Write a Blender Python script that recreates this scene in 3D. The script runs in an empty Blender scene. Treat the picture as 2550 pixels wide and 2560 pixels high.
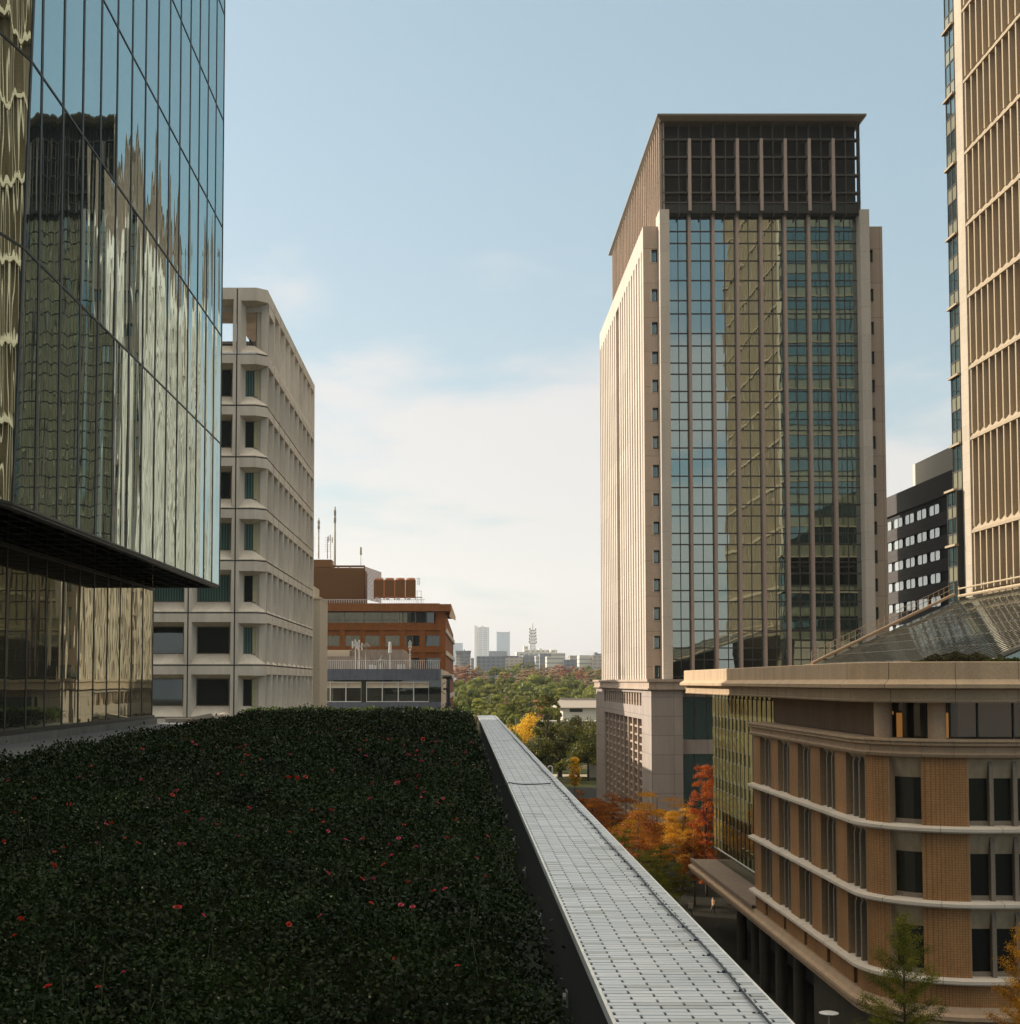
import bpy, math, random
import numpy as np
random.seed(7)
S = bpy.context.scene
COL = S.collection
F, CX, CY, TH = 3640.0, 1150.0, 1497.0, math.radians(3.255)
GZ = 22.9            # eye height above the street; heights below are relative to the eye
def ray(u, v):
    x = (u-CX)/F; y = (CY-v)/F
    Y = math.cos(TH)-y*math.sin(TH); Z = math.sin(TH)+y*math.cos(TH)
    return x/Y, Z/Y
def HZ(v, Y): return ray(1150, v)[1]*Y
def PX(u, v, Y): return ray(u, v)[0]*Y
def PT(u, v, Y):
    a, b = ray(u, v); return (a*Y, Y, b*Y)

# ---------------------------------------------------------------- materials
MT = {}
def nodes(name):
    m = bpy.data.materials.new(name); m.use_nodes = True
    nt = m.node_tree; b = nt.nodes['Principled BSDF']; MT[name] = m
    return m, nt, b
def N(nt, t, **k):
    n = nt.nodes.new(t)
    for a, v in k.items():
        if hasattr(n, a): setattr(n, a, v)
    return n
def setin(n, d):
    for k, v in d.items(): n.inputs[k].default_value = v
def rgba(c, s=1): return (c[0]*s, c[1]*s, c[2]*s, 1)
def noise_mix(nt, c1, c2, scale, detail=4, stretch=(1,1,1), rough=.6, lo=.35, hi=.65, seedvec=(0,0,0)):
    tc = N(nt, 'ShaderNodeTexCoord'); mp = N(nt, 'ShaderNodeMapping')
    mp.inputs['Scale'].default_value = stretch; mp.inputs['Location'].default_value = seedvec
    nz = N(nt, 'ShaderNodeTexNoise'); setin(nz, {'Scale': scale, 'Detail': detail, 'Roughness': rough})
    nt.links.new(tc.outputs['Object'], mp.inputs[0]); nt.links.new(mp.outputs[0], nz.inputs['Vector'])
    mr = N(nt, 'ShaderNodeMapRange'); setin(mr, {1: lo, 2: hi}); nt.links.new(nz.outputs[0], mr.inputs[0])
    mx = N(nt, 'ShaderNodeMix', data_type='RGBA'); mx.inputs[6].default_value = rgba(c1); mx.inputs[7].default_value = rgba(c2)
    nt.links.new(mr.outputs[0], mx.inputs[0])
    return mx, nz, mp
def mul(nt, a, b, fac=1.0):
    mx = N(nt, 'ShaderNodeMix', data_type='RGBA', blend_type='MULTIPLY'); mx.inputs[0].default_value = fac
    nt.links.new(a, mx.inputs[6]); nt.links.new(b, mx.inputs[7]); return mx.outputs[2]
def stone(name, c, var=.12, scale=3.0, grid=None, joint=.55, rough=.85, bump=.15, offset=0.0, fine=40, gridm=.02, streak=.25, shift=0.0, spec=.35):
    m, nt, b = nodes(name)
    mx, nz, mp = noise_mix(nt, [x*(1-var) for x in c], [x*(1+var) for x in c], scale, stretch=(1, 1, .35))
    col = mx.outputs[2]
    f, fz, _ = noise_mix(nt, (.86, .86, .86), (1.1, 1.1, 1.1), fine, detail=2, lo=.3, hi=.7)
    col = mul(nt, col, f.outputs[2])
    if streak:
        s, sz, _ = noise_mix(nt, (1-streak,)*3, (1, 1, 1), 1.1, detail=5, stretch=(1, 1, .07), lo=.3, hi=.55)
        col = mul(nt, col, s.outputs[2])
    bp = N(nt, 'ShaderNodeBump'); setin(bp, {'Strength': bump, 'Distance': .02}); nt.links.new(fz.outputs[0], bp.inputs['Height'])
    if grid:
        tc = N(nt, 'ShaderNodeTexCoord'); sx = N(nt, 'ShaderNodeSeparateXYZ'); nt.links.new(tc.outputs['Object'], sx.inputs[0])
        ad = N(nt, 'ShaderNodeMath', operation='ADD'); nt.links.new(sx.outputs[0], ad.inputs[0]); nt.links.new(sx.outputs[1], ad.inputs[1])
        a2 = N(nt, 'ShaderNodeMath', operation='ADD'); nt.links.new(sx.outputs[2], a2.inputs[0]); a2.inputs[1].default_value = shift
        cb = N(nt, 'ShaderNodeCombineXYZ'); nt.links.new(ad.outputs[0], cb.inputs[0]); nt.links.new(a2.outputs[0], cb.inputs[1])
        br = N(nt, 'ShaderNodeTexBrick'); br.offset = offset; br.squash = 1
        setin(br, {'Scale': 1.0, 'Mortar Size': gridm, 'Mortar Smooth': .1, 'Brick Width': grid[0], 'Row Height': grid[1], 'Bias': 0})
        br.inputs['Color1'].default_value = rgba((.93,)*3); br.inputs['Color2'].default_value = rgba((1.04,)*3); br.inputs['Mortar'].default_value = rgba((joint,)*3)
        nt.links.new(cb.outputs[0], br.inputs['Vector'])
        col = mul(nt, col, br.outputs[0])
    nt.links.new(col, b.inputs['Base Color']); nt.links.new(bp.outputs[0], b.inputs['Normal'])
    b.inputs['Roughness'].default_value = rough; b.inputs['Specular IOR Level'].default_value = spec
    return m
def plain(name, c, rough=.6, metal=0.0, var=.1, scale=6):
    m, nt, b = nodes(name)
    mx, nz, mp = noise_mix(nt, [x*(1-var) for x in c], [x*(1+var) for x in c], scale)
    nt.links.new(mx.outputs[2], b.inputs['Base Color']); setin(b, {'Roughness': rough, 'Metallic': metal})
    return m
def mirror_glass(name, tint, dark, refl=.6, warp=.3, wscale=.35, stretch=(1, 1, .18), dist=.05, blinds=None, rough=.01, lean=.06):
    """coated facade glass: tinted mirror coat over a dark interior, rippled by roller-wave bump"""
    m, nt, b = nodes(name)
    out = nt.nodes['Material Output']
    gl = N(nt, 'ShaderNodeBsdfGlossy'); gl.inputs['Color'].default_value = rgba(tint); gl.inputs['Roughness'].default_value = rough
    b.inputs['Base Color'].default_value = rgba(dark); b.inputs['Roughness'].default_value = .5
    setin(b, {'Specular IOR Level': .2})
    tc = N(nt, 'ShaderNodeTexCoord'); mp = N(nt, 'ShaderNodeMapping'); mp.inputs['Scale'].default_value = stretch
    nz = N(nt, 'ShaderNodeTexNoise'); setin(nz, {'Scale': wscale, 'Detail': 2.5, 'Roughness': .45})
    # every pane is set a little differently: its own ripple and its own slight lean
    oi = N(nt, 'ShaderNodeObjectInfo'); sc_ = N(nt, 'ShaderNodeMath', operation='MULTIPLY'); sc_.inputs[1].default_value = 37.0; nt.links.new(oi.outputs['Random'], sc_.inputs[0])
    va = N(nt, 'ShaderNodeVectorMath', operation='ADD'); nt.links.new(mp.outputs[0], va.inputs[0]); nt.links.new(sc_.outputs[0], va.inputs[1])
    nt.links.new(tc.outputs['Object'], mp.inputs[0]); nt.links.new(va.outputs[0], nz.inputs['Vector'])
    sz = N(nt, 'ShaderNodeSeparateXYZ'); nt.links.new(tc.outputs['Object'], sz.inputs[0])
    xy = N(nt, 'ShaderNodeMath', operation='ADD'); nt.links.new(sz.outputs[0], xy.inputs[0]); nt.links.new(sz.outputs[1], xy.inputs[1])
    r1 = N(nt, 'ShaderNodeMapRange'); setin(r1, {3: -lean, 4: lean}); nt.links.new(oi.outputs['Random'], r1.inputs[0])
    fr_ = N(nt, 'ShaderNodeMath', operation='FRACT'); nt.links.new(sc_.outputs[0], fr_.inputs[0]); r2 = N(nt, 'ShaderNodeMapRange'); setin(r2, {3: -lean*.7, 4: lean*.7}); nt.links.new(fr_.outputs[0], r2.inputs[0])
    m1 = N(nt, 'ShaderNodeMath', operation='MULTIPLY_ADD'); nt.links.new(xy.outputs[0], m1.inputs[0]); nt.links.new(r1.outputs[0], m1.inputs[1]); nt.links.new(nz.outputs[0], m1.inputs[2])
    m2 = N(nt, 'ShaderNodeMath', operation='MULTIPLY_ADD'); nt.links.new(sz.outputs[2], m2.inputs[0]); nt.links.new(r2.outputs[0], m2.inputs[1]); nt.links.new(m1.outputs[0], m2.inputs[2])
    bp = N(nt, 'ShaderNodeBump'); setin(bp, {'Strength': warp, 'Distance': dist}); nt.links.new(m2.outputs[0], bp.inputs['Height'])
    nt.links.new(bp.outputs[0], gl.inputs['Normal'])
    if blinds:
        sx = N(nt, 'ShaderNodeSeparateXYZ'); nt.links.new(tc.outputs['Object'], sx.inputs[0])
        ad = N(nt, 'ShaderNodeMath', operation='ADD'); nt.links.new(sx.outputs[0], ad.inputs[0]); nt.links.new(sx.outputs[1], ad.inputs[1])
        sn = N(nt, 'ShaderNodeMath', operation='SINE'); ml = N(nt, 'ShaderNodeMath', operation='MULTIPLY'); ml.inputs[1].default_value = blinds[2]
        nt.links.new(ad.outputs[0], ml.inputs[0]); nt.links.new(ml.outputs[0], sn.inputs[0])
        mr = N(nt, 'ShaderNodeMapRange'); setin(mr, {1: -.6, 2: .8}); nt.links.new(sn.outputs[0], mr.inputs[0])
        mx = N(nt, 'ShaderNodeMix', data_type='RGBA'); mx.inputs[6].default_value = rgba(blinds[0]); mx.inputs[7].default_value = rgba(blinds[1])
        nt.links.new(mr.outputs[0], mx.inputs[0]); nt.links.new(mx.outputs[2], b.inputs['Base Color'])
    mix = N(nt, 'ShaderNodeMixShader')
    fr = N(nt, 'ShaderNodeLayerWeight'); fr.inputs['Blend'].default_value = .25
    mr2 = N(nt, 'ShaderNodeMapRange'); setin(mr2, {1: 0, 2: 1, 3: refl, 4: min(.97, refl+.35)}); nt.links.new(fr.outputs['Fresnel'], mr2.inputs[0])
    nt.links.new(mr2.outputs[0], mix.inputs[0]); nt.links.new(b.outputs[0], mix.inputs[1]); nt.links.new(gl.outputs[0], mix.inputs[2])
    nt.links.new(mix.outputs[0], out.inputs['Surface'])
    return m
def leafmat(name, c1, c2, scale=.5, gloss=.25, trans=.3, rnd=.25, fine=None):
    m, nt, b = nodes(name); out = nt.nodes['Material Output']
    mx, nz, mp = noise_mix(nt, c1, c2, scale, detail=3)
    oi = N(nt, 'ShaderNodeObjectInfo'); mr = N(nt, 'ShaderNodeMapRange'); setin(mr, {3: 1-rnd, 4: 1+rnd}); nt.links.new(oi.outputs['Random'], mr.inputs[0])
    hv = N(nt, 'ShaderNodeHueSaturation'); nt.links.new(mr.outputs[0], hv.inputs['Value']); nt.links.new(mx.outputs[2], hv.inputs['Color'])
    f, fz, _ = noise_mix(nt, (.7, .7, .7), (1.25, 1.25, 1.25), fine or scale*14, detail=1, lo=.3, hi=.7)
    col = mul(nt, hv.outputs[0], f.outputs[2])
    nt.links.new(col, b.inputs['Base Color']); setin(b, {'Roughness': .5, 'Specular IOR Level': gloss})
    tr = N(nt, 'ShaderNodeBsdfTranslucent'); nt.links.new(col, tr.inputs[0])
    mix = N(nt, 'ShaderNodeMixShader'); mix.inputs[0].default_value = trans
    nt.links.new(b.outputs[0], mix.inputs[1]); nt.links.new(tr.outputs[0], mix.inputs[2]); nt.links.new(mix.outputs[0], out.inputs['Surface'])
    return m

# ---------------------------------------------------------------- object helpers
ORG = {}
def tag(o, label=None, cat=None, group=None, kind=None):
    if label: o['label'] = label
    if cat: o['category'] = cat
    if group: o['group'] = group
    if kind: o['kind'] = kind
    return o
def thing(name, label, cat, loc=(0, 0, 0), group=None):
    o = bpy.data.objects.new(name, None); COL.objects.link(o); o.location = loc; ORG[o.name] = tuple(loc)
    o.empty_display_size = .5
    return tag(o, label, cat, group)
class MB:
    def __init__(s): s.v = []; s.f = []; s.mi = []; s.m = 0
    def poly(s, pts):
        n = len(s.v); s.v += [tuple(p) for p in pts]; s.f.append(tuple(range(n, n+len(pts)))); s.mi.append(s.m); return s
    def box(s, x0, x1, y0, y1, z0, z1):
        n = len(s.v)
        s.v += [(x0,y0,z0),(x1,y0,z0),(x1,y1,z0),(x0,y1,z0),(x0,y0,z1),(x1,y0,z1),(x1,y1,z1),(x0,y1,z1)]
        for q in ((0,3,2,1),(4,5,6,7),(0,1,5,4),(1,2,6,5),(2,3,7,6),(3,0,4,7)): s.f.append(tuple(n+i for i in q)); s.mi.append(s.m)
        return s
    def hexa(s, lo, hi):
        """lo, hi: four points each (ccw seen from above)"""
        n = len(s.v); s.v += [tuple(p) for p in lo]+[tuple(p) for p in hi]
        for q in ((0,3,2,1),(4,5,6,7),(0,1,5,4),(1,2,6,5),(2,3,7,6),(3,0,4,7)): s.f.append(tuple(n+i for i in q)); s.mi.append(s.m)
        return s
    def prism(s, pl, z0, z1):
        k = len(pl); n = len(s.v)
        s.v += [(p[0], p[1], z0) for p in pl]+[(p[0], p[1], z1) for p in pl]
        s.f.append(tuple(n+i for i in reversed(range(k)))); s.f.append(tuple(n+k+i for i in range(k)))
        for i in range(k): j = (i+1) % k; s.f.append((n+i, n+j, n+k+j, n+k+i))
        s.mi += [s.m]*(k+2); return s
    def tube(s, p, q, r0, r1=None, k=8, cap=True):
        r1 = r0 if r1 is None else r1
        p = np.array(p, float); q = np.array(q, float); d = q-p; L = np.linalg.norm(d)
        if L < 1e-9: return s
        d /= L; a = np.cross(d, (0, 0, 1)); 
        if np.linalg.norm(a) < 1e-3: a = np.array((1., 0, 0))
        a /= np.linalg.norm(a); b = np.cross(d, a); n = len(s.v)
        for c, r in ((p, r0), (q, r1)):
            for i in range(k):
                t = 2*math.pi*i/k; s.v.append(tuple(c+r*(math.cos(t)*a+math.sin(t)*b)))
        for i in range(k): j = (i+1) % k; s.f.append((n+i, n+k+i, n+k+j, n+j)); s.mi.append(s.m)
        if cap: s.f.append(tuple(n+i for i in range(k))); s.f.append(tuple(n+k+i for i in reversed(range(k)))); s.mi += [s.m]*2
        return s
    def path(s, pts, r, k=6):
        for a, b in zip(pts[:-1], pts[1:]): s.tube(a, b, r, k=k)
        return s
    def lathe(s, prof, c=(0, 0, 0), k=16):
        n = len(s.v)
        for r, z in prof:
            for i in range(k): t = 2*math.pi*i/k; s.v.append((c[0]+r*math.cos(t), c[1]+r*math.sin(t), c[2]+z))
        for a in range(len(prof)-1):
            for i in range(k): j = (i+1) % k; s.f.append((n+a*k+i, n+a*k+j, n+(a+1)*k+j, n+(a+1)*k+i)); s.mi.append(s.m)
        return s
    def build(s, name, mat, parent=None, label=None, kind=None, smooth=False, org=None):
        if not s.f: return None
        o0 = ORG[parent.name] if parent else (org or (0, 0, 0))
        me = bpy.data.meshes.new(name)
        vv = np.array(s.v, float)-np.array(o0)
        me.from_pydata(vv.tolist(), [], s.f)
        for mm in (mat if isinstance(mat, (list, tuple)) else [mat]): me.materials.append(mm)
        if isinstance(mat, (list, tuple)): me.polygons.foreach_set('material_index', s.mi)
        if smooth: me.polygons.foreach_set('use_smooth', [True]*len(me.polygons))
        me.update()
        o = bpy.data.objects.new(name, me); COL.objects.link(o)
        if parent: o.parent = parent; ORG[o.name] = o0
        else: o.location = o0; ORG[o.name] = tuple(o0)
        if label: o['label'] = label
        if kind: o['kind'] = kind
        return o
def merge(mbs):
    r = MB()
    for m in mbs:
        n = len(r.v); r.v += m.v; r.f += [tuple(n+i for i in f) for f in m.f]; r.mi += m.mi
    return r
def capped(name, mat, parent, items, cap=96):
    """items: (weight, MB); the cap largest become parts, the rest ONE stuff part"""
    items = sorted(items, key=lambda t: -t[0])
    for w, m in items[:cap]: m.build(name, mat, parent)
    if items[cap:]: merge([m for w, m in items[cap:]]).build(name, mat, parent, kind='stuff')
def capped_win(name, mats, parent, items, glass, cap=96):
    """windows: frame mesh as the part, its glazing (material slots in glass) as a sub-part"""
    items = sorted(items, key=lambda t: -t[0])
    for w, m in items[:cap]:
        fr, pa = MB(), MB()
        for f, mi in zip(m.f, m.mi):
            t = pa if mi in glass else fr; t.m = mi; t.poly([m.v[i] for i in f])
        if not fr.f: pa.build(name, mats, parent); continue
        o = fr.build(name, mats, parent)
        if pa.f: pa.build('pane', mats, o)
    if items[cap:]: merge([m for w, m in items[cap:]]).build(name, mats, parent, kind='stuff')
def copy_tree(o, parent=None):
    c = o.copy(); COL.objects.link(c); c.parent = parent
    for ch in list(o.children): copy_tree(ch, c)
    return c
def one(mb, name, mat, label, cat, group=None, org=(0, 0, 0), smooth=False, kind=None):
    o = mb.build(name, mat, None, org=org, smooth=smooth); return tag(o, label, cat, group, kind)
# ---------------------------------------------------------------- camera, sun, sky
cam = bpy.data.cameras.new('camera'); co = bpy.data.objects.new('camera', cam); COL.objects.link(co); S.camera = co
cam.sensor_fit = 'AUTO'; cam.sensor_width = 36; cam.lens = F/2560*36
cam.shift_x = (1275-CX)/2560; cam.shift_y = -(1280-CY)/2560
co.rotation_euler = (math.pi/2+TH, 0, 0); co.location = (0, 0, 0); cam.clip_start = .05; cam.clip_end = 40000
SAZ = math.radians(-64.0); SEL = math.radians(23.5)
sun = bpy.data.lights.new('sun', 'SUN'); so = bpy.data.objects.new('sun', sun); COL.objects.link(so)
sun.energy = 5.0; sun.angle = math.radians(.53); sun.color = (1, .90, .765)
from mathutils import Vector
sd = Vector((math.sin(SAZ)*math.cos(SEL), math.cos(SAZ)*math.cos(SEL), math.sin(SEL)))
so.rotation_euler = sd.to_track_quat('Z', 'Y').to_euler(); so.location = (-60, 40, 120)
w = bpy.data.worlds.new("World"); S.world = w; w.use_nodes = True; nt = w.node_tree
bg = nt.nodes['Background']; sky = N(nt, 'ShaderNodeTexSky', sky_type='NISHITA'); sky.sun_disc = False
sky.sun_elevation = SEL; sky.sun_rotation = SAZ; sky.altitude = 30; sky.air_density = 1.0; sky.dust_density = 2.2; sky.ozone_density = 1.5
# thin high cloud sheet, laid out on a plane above the city
tc = N(nt, 'ShaderNodeTexCoord'); sx = N(nt, 'ShaderNodeSeparateXYZ'); nt.links.new(tc.outputs['Generated'], sx.inputs[0])
mxz = N(nt, 'ShaderNodeMath', operation='MAXIMUM'); mxz.inputs[1].default_value = .0; nt.links.new(sx.outputs[2], mxz.inputs[0])
az = N(nt, 'ShaderNodeMath', operation='ADD'); az.inputs[1].default_value = .22; nt.links.new(mxz.outputs[0], az.inputs[0])
dx = N(nt, 'ShaderNodeMath', operation='DIVIDE'); dy = N(nt, 'ShaderNodeMath', operation='DIVIDE')
nt.links.new(sx.outputs[0], dx.inputs[0]); nt.links.new(az.outputs[0], dx.inputs[1]); nt.links.new(sx.outputs[1], dy.inputs[0]); nt.links.new(az.outputs[0], dy.inputs[1])
cb = N(nt, 'ShaderNodeCombineXYZ'); nt.links.new(dx.outputs[0], cb.inputs[0]); nt.links.new(dy.outputs[0], cb.inputs[1])
mp = N(nt, 'ShaderNodeMapping'); mp.inputs['Scale'].default_value = (2.0, 2.3, 1); mp.inputs['Location'].default_value = (CLX, CLY, 0) if 'CLX' in globals() else (3.1, 1.7, 0)
nt.links.new(cb.outputs[0], mp.inputs[0])
nz = N(nt, 'ShaderNodeTexNoise'); setin(nz, {'Scale': 1.0, 'Detail': 8, 'Roughness': .52, 'Distortion': .25}); nt.links.new(mp.outputs[0], nz.inputs['Vector'])
nz2 = N(nt, 'ShaderNodeTexNoise'); setin(nz2, {'Scale': .35, 'Detail': 2, 'Roughness': .5}); nt.links.new(mp.outputs[0], nz2.inputs['Vector'])
ad = N(nt, 'ShaderNodeMath', operation='MULTIPLY_ADD'); nt.links.new(nz2.outputs[0], ad.inputs[0]); ad.inputs[1].default_value = .7; nt.links.new(nz.outputs[0], ad.inputs[2])
# clouds lie mostly low over the horizon
el = N(nt, 'ShaderNodeMapRange'); setin(el, {1: .14, 2: .27, 3: .24, 4: -.07}); nt.links.new(mxz.outputs[0], el.inputs[0])
a3 = N(nt, 'ShaderNodeMath', operation='ADD'); nt.links.new(ad.outputs[0], a3.inputs[0]); nt.links.new(el.outputs[0], a3.inputs[1])
cm = N(nt, 'ShaderNodeMapRange', interpolation_type='SMOOTHSTEP'); setin(cm, {1: .88, 2: 1.10, 3: 0, 4: .66}); nt.links.new(a3.outputs[0], cm.inputs[0])
mx = N(nt, 'ShaderNodeMix', data_type='RGBA')
# unseen bright cloud added overhead to fill the shaded fronts, thin streaks ahead
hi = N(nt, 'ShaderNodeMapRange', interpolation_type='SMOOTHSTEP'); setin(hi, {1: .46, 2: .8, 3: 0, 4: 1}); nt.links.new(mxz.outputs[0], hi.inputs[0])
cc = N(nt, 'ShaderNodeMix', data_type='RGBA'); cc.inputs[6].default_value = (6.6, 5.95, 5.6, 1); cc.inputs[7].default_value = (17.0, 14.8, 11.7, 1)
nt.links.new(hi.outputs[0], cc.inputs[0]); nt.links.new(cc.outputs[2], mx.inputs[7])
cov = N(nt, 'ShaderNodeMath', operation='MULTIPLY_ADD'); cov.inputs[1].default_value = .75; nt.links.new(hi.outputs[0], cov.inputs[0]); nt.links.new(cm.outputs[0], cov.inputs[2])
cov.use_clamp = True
gm = N(nt, 'ShaderNodeMix', data_type='RGBA', blend_type='MIX')   # thin veil of high haze over the blue
gm.inputs[0].default_value = .42; gm.inputs[7].default_value = (3.5, 5.3, 5.75, 1)
nt.links.new(sky.outputs[0], gm.inputs[6])
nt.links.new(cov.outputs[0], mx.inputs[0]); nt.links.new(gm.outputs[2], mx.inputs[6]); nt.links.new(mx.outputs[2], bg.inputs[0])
bg.inputs[1].default_value = .10
S.view_settings.view_transform = 'Standard'; S.view_settings.look = 'None'; S.view_settings.exposure = .5; S.view_settings.gamma = 1
S.cycles.max_bounces = 7; S.cycles.glossy_bounces = 5; S.cycles.diffuse_bounces = 3; S.cycles.transmission_bounces = 3; S.cycles.volume_bounces = 0
S.cycles.caustics_reflective = False; S.cycles.caustics_refractive = False; S.cycles.use_denoising = True; S.cycles.sample_clamp_indirect = 6

# ---------------------------------------------------------------- ground
def gz(x, y):
    """height of the land (relative to the eye): flat city, park rising beyond the moat"""
    def ss(a, b, t): t = min(1, max(0, (t-a)/(b-a))); return t*t*(3-2*t)
    return -GZ + 21*ss(560, 1150, y) + .5*math.sin(x*.021)*ss(500, 700, y)
def build_ground():
    ys = [-400, -100, 0, 100, 200, 300, 400, 500]+list(range(540, 1300, 40))+[1400, 1700, 2200, 3000, 4200, 6500, 13000]
    xs = [-9000, -3000, -1500, -800]+list(range(-600, 601, 100))+[800, 1500, 3000, 9000]
    v = [(x, y, gz(x, y)) for y in ys for x in xs]; n = len(xs)
    f = [(j*n+i, j*n+i+1, (j+1)*n+i+1, (j+1)*n+i) for j in range(len(ys)-1) for i in range(n-1)]
    me = bpy.data.meshes.new('ground'); me.from_pydata(v, [], f); me.materials.append(MT['ground'])
    o = bpy.data.objects.new('ground', me); COL.objects.link(o); o['kind'] = 'structure'
m, nt, b = nodes('ground')
mxg, nz, mp = noise_mix(nt, (.02, .03, .008), (.05, .05, .018), .02, detail=6)
nt.links.new(mxg.outputs[2], b.inputs['Base Color']); b.inputs['Roughness'].default_value = .95; b.inputs['Specular IOR Level'].default_value = .05
build_ground()
stone('asphalt', (.028, .027, .024), grid=None, streak=0, spec=.05); stone('plaza_stone', (.026, .024, .018), grid=(2, 2), joint=.7, streak=0, spec=.05); stone('pale_path', (.5, .42, .3), streak=0)
def sheet(name, pts, dz, mat):
    o = MB().poly([(x, y, -GZ+dz) for x, y in pts]).build(name, MT[mat]); o['kind'] = 'structure'
sheet('street', [(2, -60), (17, -60), (17, 205), (2, 205)], .004, 'asphalt')
sheet('pavement', [(17, -60), (62, -60), (62, 197), (17, 197)], .12, 'plaza_stone')
o = MB().box(16.85, 17, -60, 195, -GZ, -GZ+.13).build('kerb', MT['plaza_stone']); o['kind'] = 'structure'
sheet('road', [(-400, 280), (500, 280), (500, 318), (-400, 318)], .004, 'asphalt')
sheet('path', [(-80, 352), (60, 352), (60, 362), (-80, 362)], .01, 'pale_path')
o = MB().box(-6, 45, 384, 384.5, -GZ, -GZ+.9).build('low_wall', MT['pale_path']); tag(o, 'low pale wall behind the dark park trees', 'wall')
# lane line of the street
o = MB().poly([(9.4, -60, -GZ+.008), (9.55, -60, -GZ+.008), (9.55, 205, -GZ+.008), (9.4, 205, -GZ+.008)]).build('road_marking', plain('line_paint', (.7, .7, .66))); o['kind'] = 'structure'
# ---------------------------------------------------------------- glass building on the left
GX, GY = -10.7, 64.6
mirror_glass('facade_glass', (.47, .60, .60), (.012, .018, .010), refl=.56, warp=.6, wscale=.42, stretch=(1, 1, .11), dist=.08)
mirror_glass('lower_glass', (.46, .48, .38), (.008, .011, .005), refl=.28, warp=.35, wscale=.5, stretch=(1, 1, .3), dist=.03)
plain('dark_frame', (.022, .026, .024), .45, .3); plain('soffit_dark', (.012, .014, .012), .8)
gb = thing('glass_office', 'dark mirror glass office building with folded front beside the rose bed', 'building', (-30, 38, -GZ))
zl = [HZ(1464.5, GY), HZ(1109.7, GY), HZ(841.5, GY), HZ(570, GY), HZ(303, GY)]
while zl[-1] < 58: zl.append(zl[-1]+4.9)
def fold(z): return 34.65+.08*(z-4.3)
def facet(y, z):  # x on the turned panel nearer the camera
    return GX-.174*(fold(z)-y)
cols = [GY-2.01*k for k in range(15)]          # down to about 36.4
panes = []; mul_ = MB()
def gp(y0, y1, z0, z1, first=False):
    m = MB(); m.poly([(GX, y0 if not first else fold(z0), z0), (GX, y1, z0), (GX, y1, z1), (GX, y0 if not first else fold(z1), z1)][::-1]); return m
for r in range(len(zl)-1):
    z0, z1 = zl[r], zl[r+1]
    for k in range(len(cols)):
        y1 = cols[k]; last = k == len(cols)-1; y0 = fold(z0) if last else cols[k+1]
        if last and min(fold(z0), fold(z1)) > y1-.1: continue
        panes.append(((z1-z0)/y1**2*(1 if z0 < 28 else .01), gp(y0, y1, z0, z1, last)))
    # the turned panel
    for k in range(12):
        ya = lambda z, j: fold(z)-2.0*j
        m = MB().poly([(facet(ya(z, j), z), ya(z, j), z) for z, j in ((z0, k+1), (z0, k), (z1, k), (z1, k+1))][::-1])
        panes.append((((1 if (z0 < 20 and k < 3) else .01)/900), m))
capped('glass_pane', MT['facade_glass'], gb, panes)
mm = MB()
for k, y in enumerate(cols):
    if y > fold(zl[-1]): mm.box(GX-.02, GX+.016, y-.075, y+.075, zl[0], zl[-1])
    else: mm.box(GX-.02, GX+.016, y-.075, y+.075, zl[0], 4.3+(y-34.65)/.08)
for j in range(0, 13):
    z0, z1 = zl[0], zl[-1]; a = fold(z0)-2*j; b_ = fold(z1)-2*j
    x0, x1 = facet(a, z0), facet(b_, z1)
    mm.hexa([(x0-.02, a-.06, z0), (x0+.014, a-.06, z0), (x0+.014, a+.06, z0), (x0-.02, a+.06, z0)], [(x1-.02, b_-.06, z1), (x1+.014, b_-.06, z1), (x1+.014, b_+.06, z1), (x1-.02, b_+.06, z1)])
for z in zl:
    mm.box(GX-.02, GX+.02, fold(z), GY, z-.03, z+.03)
    xe, ye = facet(fold(z)-24, z), fold(z)-24
    mm.hexa([(xe-.02, ye, z-.03), (xe+.02, ye, z-.03), (GX+.02, fold(z), z-.03), (GX-.02, fold(z), z-.03)], [(xe-.02, ye, z+.03), (xe+.02, ye, z+.03), (GX+.02, fold(z), z+.03), (GX-.02, fold(z), z+.03)])
mm.build('mullion_frame', MT['dark_frame'], gb)
body = MB()
pl0 = [(GX-.12, GY-.05), (-48, GY-.05), (-48, 8), (facet(10.6, zl[0])-1.4, 10.6), (GX-1.2, fold(zl[0]))]
body.prism(pl0, zl[0]+2.2, zl[-1]+.5); body.build('building_core', MT['soffit_dark'], gb)
# rim closing the overhang, open slatted soffit under it
rim = MB(); rim.box(GX-.25, GX-.02, fold(zl[0]), GY, zl[0]-.1, zl[0]+2.2); rim.box(-13.6, GX-.02, GY-.2, GY-.02, zl[0]-.1, zl[-1])
rim.box(-48, -13.5, GY-.2, GY-.02, 7, zl[-1])
x0, y0 = facet(10.6, zl[0]), 10.6
rim.hexa([(x0-.3, y0, zl[0]-.1), (x0-.02, y0, zl[0]-.1), (GX-.02, fold(zl[0]), zl[0]-.1), (GX-.3, fold(zl[0]), zl[0]-.1)], [(x0-.3, y0, zl[0]+.1), (x0-.02, y0, zl[0]+.1), (GX-.02, fold(zl[0]), zl[0]+.1), (GX-.3, fold(zl[0]), zl[0]+.1)])
rim.build('overhang_rim', MT['dark_frame'], gb)
sl = MB(); y = 12.
while y < GY+.1:
    xr = GX-.1 if y > fold(zl[0]) else facet(y, zl[0])-.1
    sl.box(-14, xr, y, y+.07, zl[0]-.1, zl[0]-.075); y += 1.6
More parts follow.
